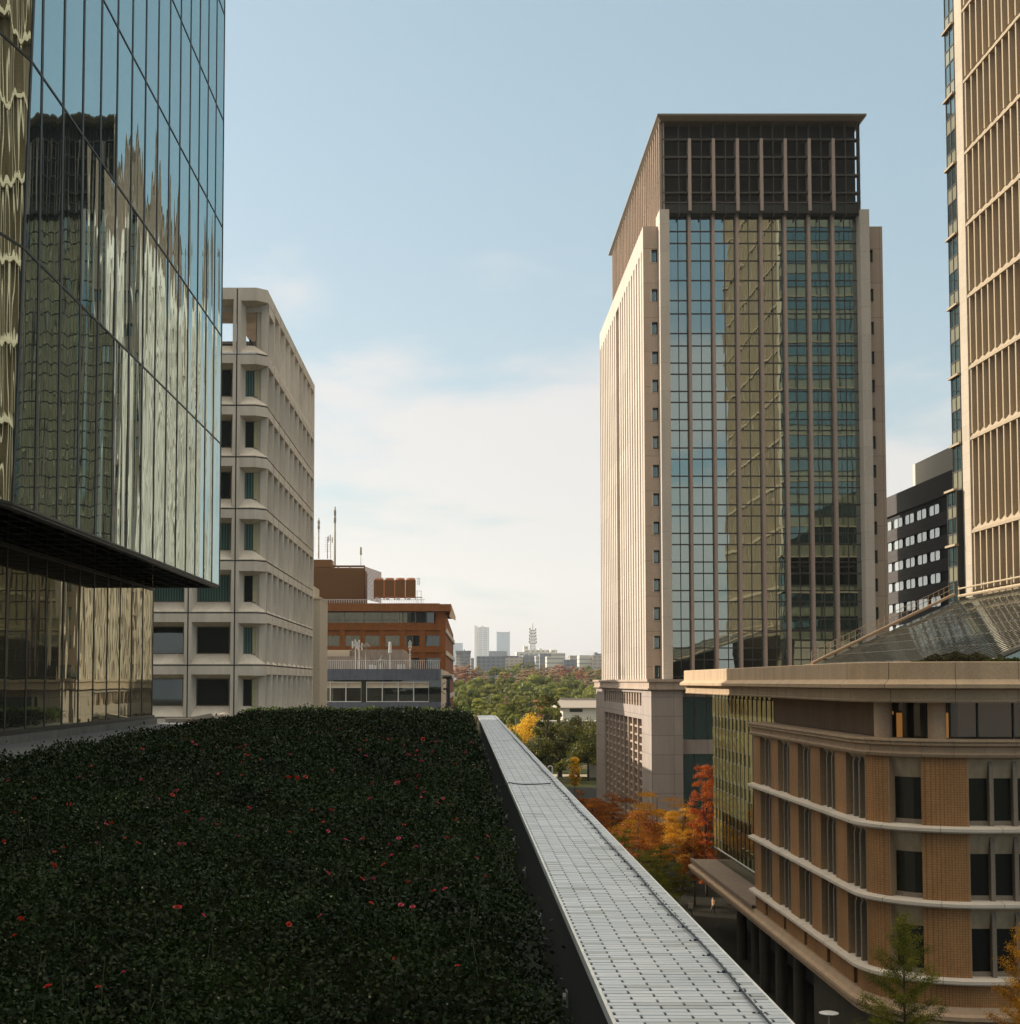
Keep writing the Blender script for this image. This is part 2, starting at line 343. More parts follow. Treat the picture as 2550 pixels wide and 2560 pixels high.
for xx in (-13.4, -12.7, -12.0, -11.4): sl.box(xx, xx+.03, 14, GY, zl[0]-.07, zl[0]-.04)
sl.build('soffit_slats', MT['dark_frame'], gb)
LX = -13.63; LZ0 = HZ(1791, GY)
lp = []; lm = MB()
for k in range(24):
    y1 = GY-2.09*k; y0 = y1-2.09
    lp.append((1/y1**2 if y1 > 41 else .001/(1+k), MB().poly([(LX, y0, LZ0), (LX, y0, zl[0]+2.4), (LX, y1, zl[0]+2.4), (LX, y1, LZ0)])))
    lm.box(LX-.02, LX+.016, y1-.06, y1+.06, LZ0, zl[0]+2.4)
capped('lower_pane', MT['lower_glass'], gb, lp, 14)
lm.box(LX-.02, LX+.12, 14, GY, LZ0-.06, LZ0+.06); lm.box(LX-.02, LX+.08, 14, GY, zl[0]-.22, zl[0]-.1)
lm.build('lower_frame', MT['dark_frame'], gb)
stone('kerb_stone', (.13, .125, .11)); stone('path_stone', (.15, .155, .16), grid=(1.2, 1.2), joint=.75, streak=0)
MB().box(LX-.3, LX+.22, 10, GY+.1, -1.9, LZ0-.07).build('plinth', MT['kerb_stone'], gb)
MB().box(LX-12, LX-.12, 12, GY-.1, -GZ, zl[0]+2.3).build('lower_core', MT['soffit_dark'], gb)

# ---------------------------------------------------------------- the roof deck we stand on
stone('deck_wall', (.2, .19, .17), grid=(.6, .6), joint=.8)
rb = thing('roof_garden_building', 'flat roofed building carrying the rose bed and tiled parapet', 'building', (-8, 30, -GZ))
MB().box(-50, 1.45, -12, 66.2, -GZ, -2.55).build('building_mass', MT['deck_wall'], rb)
o = MB().box(-13.5, -9.0, -12, 66.3, -2.5, -1.86).build('roof_path', MT['path_stone']); o['kind'] = 'structure'
# parapet: mosaic tiles in running bond on a dark bed
plain('tile_glaze', (.44, .465, .48), .42, 0, .09, 1.4); plain('tile_grimy', (.35, .365, .36), .55, 0, .14, 1.1); plain('tile_pale', (.49, .51, .52), .38, 0, .06, 2); plain('grout', (.03, .031, .025), .9); plain('white_edge', (.62, .62, .58), .5)
PZ = -1.53; PL, PR = .687, 1.478
px = lambda y: .0019*y
par = thing('tiled_parapet', 'long parapet topped with pale glazed tiles along the roof edge', 'parapet', (1.08, 30, PZ))
pb = MB(); pb.hexa([(PL+.01-.02, -10, -2.6), (PR-.01-.02, -10, -2.6), (PR+.11, 66.4, -2.6), (PL+.135, 66.4, -2.6)], [(PL+.01-.02, -10, PZ-.008), (PR-.01-.02, -10, PZ-.008), (PR+.11, 66.4, PZ-.008), (PL+.135, 66.4, PZ-.008)])
pb.build('parapet_core', MT['grout'], par)
R2 = random.Random(3); tm = MB(); TW, TR = .2347, .0664
y = 3.2; row = 0
while y < 66.3:
    off = (row % 2)*TW/2; k = -1
    while True:
        x0 = PL+.012+k*TW+off+.0065; x1 = x0+TW-.013
        k += 1
        if x0 > PR-.01: break
        a, b_ = max(x0, PL), min(x1, PR)
        if b_-a < .02: continue
        h = PZ+R2.uniform(-.0012, .0012); s = px(y)
        tm.m = R2.choice((0, 0, 0, 0, 2, 2, 1)); tm.box(a+s, b_+s, y+.0052, y+TR-.0052, PZ-.008, h)
    y += TR; row += 1
tm.build('top_tiles', [MT['tile_glaze'], MT['tile_grimy'], MT['tile_pale']], par)
ed = MB()
ed.hexa([(PL-.012+px(-10), -10, PZ-.055), (PL+.004+px(-10), -10, PZ-.055), (PL+.004+px(66.4), 66.4, PZ-.055), (PL-.012+px(66.4), 66.4, PZ-.055)], [(PL-.012+px(-10), -10, PZ-.004), (PL+.004+px(-10), -10, PZ), (PL+.004+px(66.4), 66.4, PZ), (PL-.012+px(66.4), 66.4, PZ-.004)])
ed.hexa([(PR-.004+px(-10), -10, PZ-.055), (PR+.014+px(-10), -10, PZ-.055), (PR+.014+px(66.4), 66.4, PZ-.055), (PR-.004+px(66.4), 66.4, PZ-.055)], [(PR-.004+px(-10), -10, PZ), (PR+.014+px(-10), -10, PZ-.004), (PR+.014+px(66.4), 66.4, PZ-.004), (PR-.004+px(66.4), 66.4, PZ)])
ed.build('edge_trim', MT['white_edge'], par)
# inner wall facing of the gutter and the returning brick end wall
stone('tile_brick_end', (.5, .36, .24), grid=(.22, .075), joint=.4, gridm=.01, offset=.5, streak=.1)
MB().box(.40, .80, 66.5, 66.75, -2.9, -1.56).build('end_return', MT['tile_brick_end'], par)
# wires along the tiles: one black cable with little clips and a cross cable
plain('black_rubber', (.012, .012, .014), .5)
cb_ = MB(); pts = []; R3 = random.Random(5)
for i in range(120):
    y = 3.4+i*.53; pts.append((1.375+px(y)+.008*math.sin(y*1.7)+R3.uniform(-.004, .004), y, PZ+.012+.004*abs(math.sin(i*1.3))))
cb_.path(pts, .0062, 5)
ck = cb_.build('roof_cable', MT['black_rubber']); tag(ck, 'thin black cable running the length of the tiled parapet top', 'cable')
c2 = MB(); YC = 21.7
c2.path([(.60, YC+.25, PZ-.05), (.66, YC+.1, PZ), (.74, YC+.25, PZ+.02), (.82, YC+.12, PZ+.012), (.95, YC, PZ+.01), (1.1, YC+.02, PZ+.01), (1.25, YC+.12, PZ+.01), (1.36, YC+.22, PZ+.012)], .008, 5)
c2 = c2.build('crossing_cable', MT['black_rubber']); tag(c2, 'short black cable crossing the parapet top from the gutter side', 'cable')
plain('blue_clip', (.02, .022, .05), .6)
clip = MB(); clip.box(-.045, .035, -.004, .004, .0, .004); clip.box(-.012, .012, -.013, .013, .003, .02); clip.tube((-.045, 0, .003), (-.045, 0, .012), .011, k=6); clip.tube((.035, 0, .003), (.035, 0, .01), .007, k=6)
c0 = clip.build('cable_clip', MT['blue_clip'])
y = 4.0; first = True; GR = 'clips holding the black cable'
while y < 40:
    c = c0 if first else c0.copy()
    if not first: COL.objects.link(c)
    c.location = (1.373+px(y), y, PZ); c.scale = (.65, .65, .65); tag(c, 'small dark clip holding the black cable down on the tiles', 'clip', GR); first = False; y += .47
# wall vents along the inner face of the parapet
plain('vent_grey', (.2, .21, .2), .5, .4)
vm = MB(); vm.box(0, .012, -.05, .05, -.05, .05); 
for i in range(12):
    t0, t1 = 2*math.pi*i/12, 2*math.pi*(i+1)/12
    vm.hexa([(-.02, .022*math.cos(t0), .022*math.sin(t0)), (-.02, .036*math.cos(t0), .036*math.sin(t0)), (-.02, .036*math.cos(t1), .036*math.sin(t1)), (-.02, .022*math.cos(t1), .022*math.sin(t1))],
            [(.0, .022*math.cos(t0), .022*math.sin(t0)), (.0, .036*math.cos(t0), .036*math.sin(t0)), (.0, .036*math.cos(t1), .036*math.sin(t1)), (.0, .022*math.cos(t1), .022*math.sin(t1))])
v0 = vm.build('wall_bracket', MT['vent_grey'])
for i in range(16):
    c = v0 if i == 0 else v0.copy()
    if i: COL.objects.link(c)
    y = 6.4+3.12*i; c.location = (PL+px(y)-.024, y, -2.04); tag(c, 'small square grey bracket with a ring on the dark parapet side', 'bracket', 'brackets along the inner side of the parapet')

# ---------------------------------------------------------------- rose bed
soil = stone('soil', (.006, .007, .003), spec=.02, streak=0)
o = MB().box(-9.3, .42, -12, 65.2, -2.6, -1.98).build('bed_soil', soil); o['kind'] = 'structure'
plain('gutter_dark', (.012, .014, .01), .8)
o = MB().box(.42, .70, -12, 66.4, -2.7, -2.4).build('gutter_floor', MT['gutter_dark']); o['kind'] = 'structure'
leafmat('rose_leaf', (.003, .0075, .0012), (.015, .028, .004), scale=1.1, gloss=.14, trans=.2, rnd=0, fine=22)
leafmat('dry_leaf', (.05, .05, .02), (.1, .09, .04), scale=2, trans=.1, rnd=0)
rg = np.random.default_rng(11)
def hnoise(x, y):
    return .5*np.sin(x*1.7+1.3*np.sin(y*.9))+.5*np.sin(y*1.45+1.1*np.sin(x*1.2+2))+.35*np.sin(x*4.1+y*2.7)+.3*np.sin(x*3.3-y*4.9)
def leafquads(P, size, tilt=1.0, up=.35, rng=rg, aspect=1.7):
    """P (n,3), size (n,) -> verts (n*4,3): pointed leaf rhombs in random directions"""
    n = len(P); a = rng.uniform(0, 2*np.pi, n); e = rng.normal(up, .6*tilt, n)
    d = np.stack([np.cos(a)*np.cos(e), np.sin(a)*np.cos(e), np.sin(e)], 1)
    r = rng.normal(size=(n, 3)); s = np.cross(d, r); s /= np.linalg.norm(s, axis=1)[:, None]+1e-9
    L = (size*aspect)[:, None]; W = (size*.5)[:, None]
    return np.stack([P, P+d*L*.5+s*W, P+d*L, P+d*L*.45-s*W], 1).reshape(-1, 3)
def quadmesh(name, V, mat, mi=None):
    n = len(V)//4; me = bpy.data.meshes.new(name)
    me.vertices.add(len(V)); me.vertices.foreach_set('co', V.astype(np.float32).ravel())
    me.loops.add(n*4); me.loops.foreach_set('vertex_index', np.arange(n*4, dtype=np.int32))
    me.polygons.add(n); me.polygons.foreach_set('loop_start', np.arange(0, n*4, 4, dtype=np.int32)); me.polygons.foreach_set('loop_total', np.full(n, 4, dtype=np.int32))
    for m in (mat if isinstance(mat, (list, tuple)) else [mat]): me.materials.append(m)
    if mi is not None: me.polygons.foreach_set('material_index', mi.astype(np.int32))
    me.update(); me.validate(); return me
Vs = []
def bedtop(x, y):
    edge = np.clip((x+9.3)/.6, 0, 1)*np.clip((.52-x)/.5, 0, 1)
    rise = .13*np.clip((y-56)/8, 0, 1)
    return -1.62+.16*edge+.11*hnoise(x, y)+.07*np.sin(x*9+3*np.sin(y*5))*np.sin(y*8+x*2)+rise+.06*np.clip((y-20)/30, 0, 1)
for (ya, yb, dens, size) in ((3.5, 9, 3000, .018), (9, 15, 1800, .021), (15, 25, 900, .027), (25, 40, 330, .042), (40, 56, 210, .055), (56, 65.4, 420, .05)):
    xm = lambda y: max(-9.35, -.335*y-.6)
    x0 = xm(yb); area = (.5-x0)*(yb-ya); n = int(area*dens)
    x = rg.uniform(x0, .5, n); y = rg.uniform(ya, yb, n); k = x > -.335*y-1.; x, y = x[k], y[k]
    x = x+rg.normal(0, .03, len(x))
    dep = rg.exponential(.12, len(x)); spr = np.where(rg.random(len(x)) < .05, rg.uniform(0, .2, len(x)), 0)
    z = bedtop(x, y)-np.minimum(dep, .45)+spr+.02
    P = np.stack([x, y, z], 1); Vs.append(leafquads(P, rg.uniform(.6, 1.35, len(x))*size))
# thin upright shoots
sh = MB(); R4 = random.Random(2)
for i in range(320):
    y = 4+60*R4.random()**1.6; x = R4.uniform(max(-9.2, -.33*y), .35)
    z = float(bedtop(np.array(x), np.array(y)))-.05; dx_, dy_ = R4.uniform(-.06, .06), R4.uniform(-.04, .04); L = R4.uniform(.12, .3)
    sh.tube((x, y, z), (x+dx_, y+dy_, z+L), .0022+.00004*y, k=3, cap=False)
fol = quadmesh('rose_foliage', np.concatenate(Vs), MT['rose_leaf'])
# paler dry tips, buds and fallen bits among the leaves
n = 5200; y = 3.6+61*rg.random(n)**1.7; x = rg.uniform(-9.2, .5, n); k = x > -.335*y-1.; x, y = x[k], y[k]; z = bedtop(x, y)+rg.uniform(-.02, .1, len(x))
dry = quadmesh('dry_tips', leafquads(np.stack([x, y, z], 1), rg.uniform(.006, .012, len(x))*(1+y/14), aspect=1.1), leafmat('dry_tip', (.06, .06, .03), (.16, .15, .09), scale=3, rnd=0, trans=.1))
do_ = bpy.data.objects.new('dry_tips', dry); COL.objects.link(do_); tag(do_, 'scattered pale buds and dry leaf tips through the rose bed', 'leaf tips', kind='stuff')
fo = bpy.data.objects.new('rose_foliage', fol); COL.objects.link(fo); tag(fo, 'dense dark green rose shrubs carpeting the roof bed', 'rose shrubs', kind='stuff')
so_ = sh.build('rose_shoots', leafmat('shoot_green', (.04, .05, .025), (.07, .08, .04), rnd=0)); tag(so_, 'thin upright rose shoots standing out of the dark bed', 'shoots', kind='stuff')
# leafy sprays standing up along the far rim, catching the sun
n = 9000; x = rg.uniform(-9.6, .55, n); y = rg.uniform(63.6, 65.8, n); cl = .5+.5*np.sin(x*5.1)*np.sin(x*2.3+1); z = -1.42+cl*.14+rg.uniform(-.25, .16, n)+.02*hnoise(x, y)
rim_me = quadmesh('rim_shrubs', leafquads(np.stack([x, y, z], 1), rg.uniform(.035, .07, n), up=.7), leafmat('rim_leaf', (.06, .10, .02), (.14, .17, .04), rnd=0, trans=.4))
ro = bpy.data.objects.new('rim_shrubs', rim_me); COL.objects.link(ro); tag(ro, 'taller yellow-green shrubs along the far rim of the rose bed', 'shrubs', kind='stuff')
# rose blooms: cup of petals
def petals(seed):
    r = random.Random(seed); m = MB()
    for ring, (rad, h, cnt) in enumerate(((.008, .022, 4), (.017, .018, 5), (.027, .010, 6))):
        for i in range(cnt):
            a = 2*math.pi*(i+.5*ring)/cnt+r.uniform(-.2, .2); w_ = 1.0/cnt*math.pi*rad*1.25+.004
            ca, sa = math.cos(a), math.sin(a); t = (-sa, ca)
            b0 = (ca*rad*.3, sa*rad*.3, 0); mid = (ca*rad, sa*rad, h*.55); tip = (ca*rad*(1.0+.25*ring), sa*rad*(1.0+.25*ring), h*(1+r.uniform(-.1, .2)))
            m.poly([b0, (mid[0]+t[0]*w_, mid[1]+t[1]*w_, mid[2]), (tip[0]+t[0]*w_*.6, tip[1]+t[1]*w_*.6, tip[2]), (tip[0]-t[0]*w_*.6, tip[1]-t[1]*w_*.6, tip[2]), (mid[0]-t[0]*w_, mid[1]-t[1]*w_, mid[2])])
    return m
def petalmat(name, c):
    m, nt, b = nodes(name); out = nt.nodes['Material Output']; b.inputs['Base Color'].default_value = rgba(c); b.inputs['Roughness'].default_value = .55
    tr = N(nt, 'ShaderNodeBsdfTranslucent'); tr.inputs[0].default_value = rgba(c); mx = N(nt, 'ShaderNodeMixShader'); mx.inputs[0].default_value = .35
    nt.links.new(b.outputs[0], mx.inputs[1]); nt.links.new(tr.outputs[0], mx.inputs[2]); nt.links.new(mx.outputs[0], out.inputs['Surface']); return m
PM = [petalmat('petal_red', (.42, .025, .012)), petalmat('petal_coral', (.46, .06, .03)), petalmat('petal_pink', (.46, .05, .09))]
ROS = []
stalk = leafmat('stalk_green', (.03, .05, .02), (.05, .07, .03), rnd=0)
for i in range(3):
    r = petals(i).build('rose_bloom', PM[i]); ORG[r.name] = (0, 0, 0)
    st = MB().tube((0, 0, -.14), (0, 0, .003), .0022, k=4); st.build('stalk', stalk, r); ROS.append(r)
# (u, v, size px, colour 0 red 1 coral 2 pink) read off the photograph
FL = [(444,2270,20,0),(134,2164,16,0),(52,2298,12,0),(240,2107,6,2),(35,2340,9,0),(309,2431,8,2),(960,2162,14,0),(980,2139,13,2),(928,2259,16,1),(1002,2263,12,2),(1032,2268,14,2),(800,2290,12,2),(819,2184,14,2),(905,2198,8,0),(935,2197,8,2),(828,2026,15,0),(924,1997,10,2),(994,1958,11,2),(1060,1981,9,2),(1095,2008,9,2),(722,1944,9,0),(743,1945,12,0),(764,1943,8,0),(652,1902,9,0),(665,1903,8,0),(725,1886,8,2),(899,1875,7,2),(903,1881,7,0),(915,1852,7,0),(1057,1848,8,0),(1021,1887,9,2),(1042,1889,9,2),(1054,1903,9,2),(1083,1880,8,2),(1075,1856,6,0),(1090,1855,8,2),(1178,1856,8,2),(1163,1882,8,2),(1187,1919,5,2),(1140,1909,6,0),(1010,1863,6,2),(832,1925,6,2),(724,2081,7,0),(820,2078,7,2),(808,2055,6,0),(864,2099,5,2),(907,2097,6,0),(1040,2117,9,2),(997,2096,8,2),(972,2112,6,0),(1118,2095,7,0),(1127,2011,7,0),(1107,1997,7,2),(616,1888,9,0),(610,1875,6,0),(614,1863,7,2),(624,1892,6,2),(601,1905,5,0),(598,1869,7,0),(623,2020,9,0),(594,2091,8,2),(542,2061,7,2),(466,2030,9,0),(505,2049,9,2),(448,2110,7,2),(278,2058,10,0),(265,2061,8,2),(173,2011,9,0),(86,1997,8,0),(199,1943,7,2),(229,1915,6,2),(353,1949,7,2),(380,1990,6,2),(431,1988,8,0),(441,1977,9,2),(440,1950,6,2),(398,1997,6,2),(356,1873,7,0),(463,1846,6,0),(480,1855,7,2),(490,1862,7,2),(540,1868,5,2),(510,1876,6,2),(546,1935,6,2),(604,1938,6,0),(10,2105,12,0),(36,2031,8,0),(20,1953,8,0),(136,2130,6,0),(160,2119,6,0),(345,2108,6,0),(460,2110,6,2),(316,2096,7,0),(120,2467,6,0),(246,2468,6,0),(508,2289,8,2),(1080,2203,10,2),(1082,2228,9,0),(1113,2223,8,2),(1215,2192,8,0),(987,2396,7,0),(722,2311,6,0),(1020,2206,5,0),(1140,2050,5,0),(1220,2091,5,2),(1190,2145,4,2),(1144,2415,5,0),(920,1820,4,0),(740,1800,4,0),(840,1822,5,0),(848,1825,5,2),(790,1830,4,2),(750,1847,5,2),(948,1842,5,2),(970,1848,5,0),(875,1850,5,0),(915,1890,6,2),(962,1898,6,2),(930,1960,6,0),(1045,1940,7,0),(1023,1951,7,2),(1016,1949,6,2),(1043,1876,6,2),(1040,1969,7,0),(1053,1993,6,2),(740,2035,5,0),(1010,2062,8,0),(1102,1923,5,2),(1158,1928,5,0),(780,2025,6,0),(670,1974,5,0)]
RGRP = 'rose blooms scattered over the roof bed'
used = [False]*3; R5 = random.Random(9)
for (u, v, s, c) in FL:
    z = -1.47; a, b_ = ray(u, v)
    if b_ > -.02: continue
    y = z/b_
    for _ in range(6): z = float(bedtop(np.array(a*y), np.array(y)))+.11; y = z/b_
    src = ROS[c]
    if not used[c]: o = src; used[c] = True
    else: o = copy_tree(src)
    sc = max(.45, 1.05*s*y/F/.062)*random.uniform(.75, 1.15); o.location = (a*y, y, z); o.scale = (sc,)*3; o.rotation_euler = (R5.uniform(-.5, .9), R5.uniform(-.6, .6), R5.uniform(0, 6.28))
    col = ('red', 'coral', 'pink')[c]
    tag(o, f"{'small' if s < 9 else 'larger'} {col} rose bloom low in the dark roof bed", 'rose', f"{'small' if s < 9 else 'larger'} {col} rose blooms over the roof bed")
tag_big = None
# rubble and low pale wall at the corner past the glass building
stone('pale_concrete', (.42, .36, .29), streak=.1)
lw = MB().box(-13.4, -10.9, 66.4, 66.8, -1.95, -1.66); one(lw, 'corner_upstand', MT['pale_concrete'], 'low pale upstand at the roof corner past the glass building', 'upstand')
r_ = random.Random(4); rk = MB()
def blob(mb, c, sx_, sy, sz, seed=0, k=9):
    r = random.Random(seed); pr = [(0.01, -1), (.7, -.8), (1, -.1), (.8, .5), (.35, .9), (.01, 1)]
    n = len(mb.v)
    for rr, z in pr:
        for i in range(k):
            t = 2*math.pi*i/k; q = rr*(1+r.uniform(-.18, .18)); mb.v.append((c[0]+sx_*q*math.cos(t), c[1]+sy*q*math.sin(t), c[2]+sz*z))
    for a in range(len(pr)-1):
        for i in range(k): j = (i+1) % k; mb.f.append((n+a*k+i, n+a*k+j, n+(a+1)*k+j, n+(a+1)*k+i)); mb.mi.append(mb.m)
blob(rk, PT(543, 1795, 66.5), .42, .3, .2, 1); blob(rk, PT(560, 1790, 66.6), .3, .3, .16, 2)
one(rk, 'stone_pile', MT['pale_concrete'], 'rounded pale boulder lying on the roof rim', 'boulder')
one(MB().hexa([PT(478, 1800, 66), PT(535, 1794, 66), PT(535, 1796, 66.5), PT(480, 1802, 66.5)], [PT(478, 1793, 66), PT(528, 1783, 66), PT(528, 1783, 66.5), PT(480, 1793, 66.5)]), 'stone_slab', MT['pale_concrete'], 'flat pale stone slab leaning beside the boulder on the roof rim', 'slab')

# ---------------------------------------------------------------- concrete building with deep bevelled windows
stone('concrete', (.64, .575, .48), var=.10, scale=.8, fine=25, bump=.3, streak=.14)
plain('joint_dark', (.12, .1, .09), .9)
mirror_glass('blinds_green', (.7, .8, .8), (.05, .1, .09), refl=.14, warp=.1, blinds=((.03, .07, .06), (.12, .2, .18), 34.))
mirror_glass('window_black', (.7, .8, .8), (.008, .01, .008), refl=.12, warp=.1)
plain('bronze_frame', (.2, .16, .12), .4, .3)
cbd = thing('concrete_office', 'pale concrete office block with deep square window recesses and a chamfered corner', 'building', (-35, 116, -GZ))
FY, SX = 100.0, -13.45; CB, BW, SH = -14.15, 3.2, 3.6
ZJ = [HZ(1663, 100)-SH*6, ]; z_ = HZ(1663, 100)
joints = [z_+SH*k for k in range(-6, 7)]         # floor joints
top = HZ(718.8, FY)
def cell(o, ax, out, w, z0, z1, zt, wall, glass, win, matsel, last=False):
    """bevelled cell. o: lower corner at the left as seen from outside, ax: unit along, out: outward normal"""
    def p(a, d, z): return (o[0]+ax[0]*a-out[0]*d, o[1]+ax[1]*a-out[1]*d, z)
    oz0, oz1 = z0+.1, z0+2.97*(z1-z0)/SH; ox0, ox1 = .25, w-.25; d = .95
    iz0, iz1 = oz0+.69, oz1-.27; ix0, ix1 = ox0+.2, ox1-.2
    j = .045
    # flat ring
    for q in (((j, z0+j), (w-j, z0+j), (ox1, oz0), (ox0, oz0)), ((w-j, z0+j), (w-j, z1-j), (ox1, oz1), (ox1, oz0)), ((w-j, z1-j), (j, z1-j), (ox0, oz1), (ox1, oz1)), ((j, z1-j), (j, z0+j), (ox0, oz0), (ox0, oz1))):
        wall.poly([p(a, 0, z) for a, z in q])
    O = [(ox0, oz0), (ox1, oz0), (ox1, oz1), (ox0, oz1)]; I = [(ix0, iz0), (ix1, iz0), (ix1, iz1), (ix0, iz1)]
    for k in range(4):
        l = (k+1) % 4; wall.poly([p(O[k][0], 0, O[k][1]), p(O[l][0], 0, O[l][1]), p(I[l][0], d, I[l][1]), p(I[k][0], d, I[k][1])])
    if glass:
        m = MB(); m.m = 0
        f = .06
        for q in ((ix0, ix0+f, iz0, iz1), (ix1-f, ix1, iz0, iz1), (ix0+f, ix1-f, iz0, iz0+f), (ix0+f, ix1-f, iz1-f, iz1)):
            m.hexa([p(q[0], d-.02, q[2]), p(q[1], d-.02, q[2]), p(q[1], d+.08, q[2]), p(q[0], d+.08, q[2])], [p(q[0], d-.02, q[3]), p(q[1], d-.02, q[3]), p(q[1], d+.08, q[3]), p(q[0], d+.08, q[3])])
        m.m = matsel; m.poly([p(a, d+.05, z) for a, z in ((ix0, iz0), (ix1, iz0), (ix1, iz1), (ix0, iz1))])
        return m
    # grooves handled by dark backing
wallm = MB(); wins = []; Rw = random.Random(12)
nf = 12
for b_ in range(9):                      # front bays, right to left
    xr = -15.5-BW*b_
    for k in range(4, len(joints)-0):
        z0 = joints[k]; z1 = z0+SH if k < len(joints)-1 else top
        g = k < len(joints)-1
        m = cell((xr-BW, FY, 0), (1, 0), (0, -1), BW, z0, z1, 0, wallm, g, None, Rw.choice((1, 1, 2)) if k > 6 else 2)
        if g: wins.append((1.0/(1+b_)*(2 if k < 9 else 1), m))
NS = 10; SB = 3.2
for b_ in range(NS):                      # side bays
    y0 = 100.8+.35+SB*b_
    for k in range(4, len(joints)):
        z0 = joints[k]; z1 = z0+SH if k < len(joints)-1 else top
        g = k < len(joints)-1
        m = cell((SX, y0, 0), (0, 1), (1, 0), SB, z0, z1, 0, wallm, g, None, Rw.choice((1, 2)))
        if g: wins.append((.8/(1+b_*.3), m))
YE = 101.15+SB*NS
# corner bay: chamfered sill and lintel bands with a set-back corner window
def ring(off, chf):    # plan points of the corner at inset off
    return [(-15.5, FY+off), (CB-.0, FY+off), (SX-off, FY+.8-.0+.0), (SX-off, 101.15)]
def corner_pts(off):
    c = off*.41; return [(-15.5+.045, FY+off), (CB-c, FY+off), (SX-off, FY+.7+c), (SX-off, 101.15)]
for k in range(4, len(joints)):
    z0 = joints[k]+.045; z1 = (joints[k]+SH if k < len(joints)-1 else top)-.045
    oz0, oz1 = z0+.06, z0+2.92*(z1-z0)/SH; iz0, iz1 = oz0+.69, oz1-.27
    A, B_ = corner_pts(0), corner_pts(.95)
    for lo, hi, off0, off1 in ((z0, oz0, A, A), (oz1, z1, A, A), (oz0, iz0, A, B_), (iz1, oz1, B_, A)):
        for i in range(3): wallm.poly([(off0[i][0], off0[i][1], lo), (off0[i+1][0], off0[i+1][1], lo), (off1[i+1][0], off1[i+1][1], hi), (off1[i][0], off1[i][1], hi)])
    # left jamb and right pier of the corner opening
    wallm.poly([(-15.455, FY, oz0), (-15.25, FY, oz0), (-15.25, FY, oz1), (-15.455, FY, oz1)])
    wallm.poly([(-15.25, FY, oz0), (-15.0, FY+.95, iz0), (-15.0, FY+.95, iz1), (-15.25, FY, oz1)])
    wallm.box(-13.95, SX-.02, 100.95, 101.2, oz0, oz1)
    wallm.box(-14.25, -13.95, 101.1, 101.25, oz0+.1, oz1)
    if k < len(joints)-1:
        m = MB(); sel = Rw.choice((1, 1, 2))
        pts = [(-15.0, FY+.95), (-14.4, FY+.95), (-14.12, FY+1.12)]
        m.m = sel; m.poly([(pts[0][0], pts[0][1]-.0, iz0), (pts[1][0], pts[1][1], iz0), (pts[1][0], pts[1][1], iz1), (pts[0][0], pts[0][1], iz1)])
        m.m = 3; m.poly([(pts[1][0], pts[1][1], iz0), (pts[2][0], pts[2][1], iz0), (pts[2][0], pts[2][1], iz1), (pts[1][0], pts[1][1], iz1)])
        m.m = 0
        for q in (pts[0], pts[1]): m.tube((q[0], q[1]-.03, iz0), (q[0], q[1]-.03, iz1), .03, k=4)
        wins.append((5, m))
bl = plain('blind_yellow', (.42, .4, .22), .8)
capped_win('window', [MT['bronze_frame'], MT['blinds_green'], MT['window_black'], bl], cbd, wins, (1, 2, 3))
wallm.box(SX-.95, SX, YE, YE+.3, joints[4], top)
wallm.build('wall', MT['concrete'], cbd)
dk = MB()     # dark groove backing just behind the panel faces, and the mass behind the windows
for k in range(4, len(joints)+0):
    z = joints[k]
    dk.prism([(-15.5-BW*9, FY+.06), (CB, FY+.06), (SX-.06, FY+.76), (SX-.06, YE), (-15.5-BW*9, YE)], z-.045, z+.045)
for b_ in range(10): dk.box(-15.5-BW*b_-.045, -15.5-BW*b_+.045, FY+.06, FY+.3, joints[4], top-.02)
dk.build('panel_joints', MT['joint_dark'], cbd)
cm_ = MB(); cm_.prism([(-15.5-BW*9, FY+1.15), (-14.6, FY+1.15), (SX-1.25, FY+1.9), (SX-1.25, YE-.05), (-15.5-BW*9, YE-.05)], -GZ, joints[-1]-.06)
cm_.box(-62, -15.5-BW*9, FY, YE, -GZ, top); cm_.box(-62, -13.6, FY+.1, YE, -GZ, joints[4]-.02)
cm_.build('core', MT['concrete'], cbd)
rf = MB(); rf.prism([(-44.3, FY+.02), (CB, FY+.02), (SX-.02, FY+.72), (SX-.02, FY+1.3), (-44.3, FY+1.3)], top-.06, top)
rf.box(-44.3, SX-.02, FY+1.0, FY+4.2, top-1.5, top-.03); rf.box(SX-3.2, SX-.02, FY+1.3, YE, top-.5, top-.03)
rf.build('roof_slab', MT['concrete'], cbd)
for i, (a, b_) in enumerate(((1.35, 2.0),)):
    MB().box(-44, -14.5, FY+6, FY+6.3, joints[-1]+1.7, joints[-1]+2.3).build('roof_beam', MT['vent_grey'], cbd)
pm = MB(); pm.path([(-14.9, FY+2, joints[-1]), (-14.9, FY+2, joints[-1]+1.5), (-14.6, FY+2, joints[-1]+.9), (-14.35, FY+2, joints[-1]+.4)], .04); pm.path([(-15.2, FY+2, joints[-1]+.9), (-14.3, FY+2, joints[-1]+.9)], .03)
pm.path([(-19, FY+2, joints[-1]+1.1), (-16, FY+2, joints[-1]+1.1)], .04)
pm.build('roof_pipes', MT['dark_frame'], cbd)
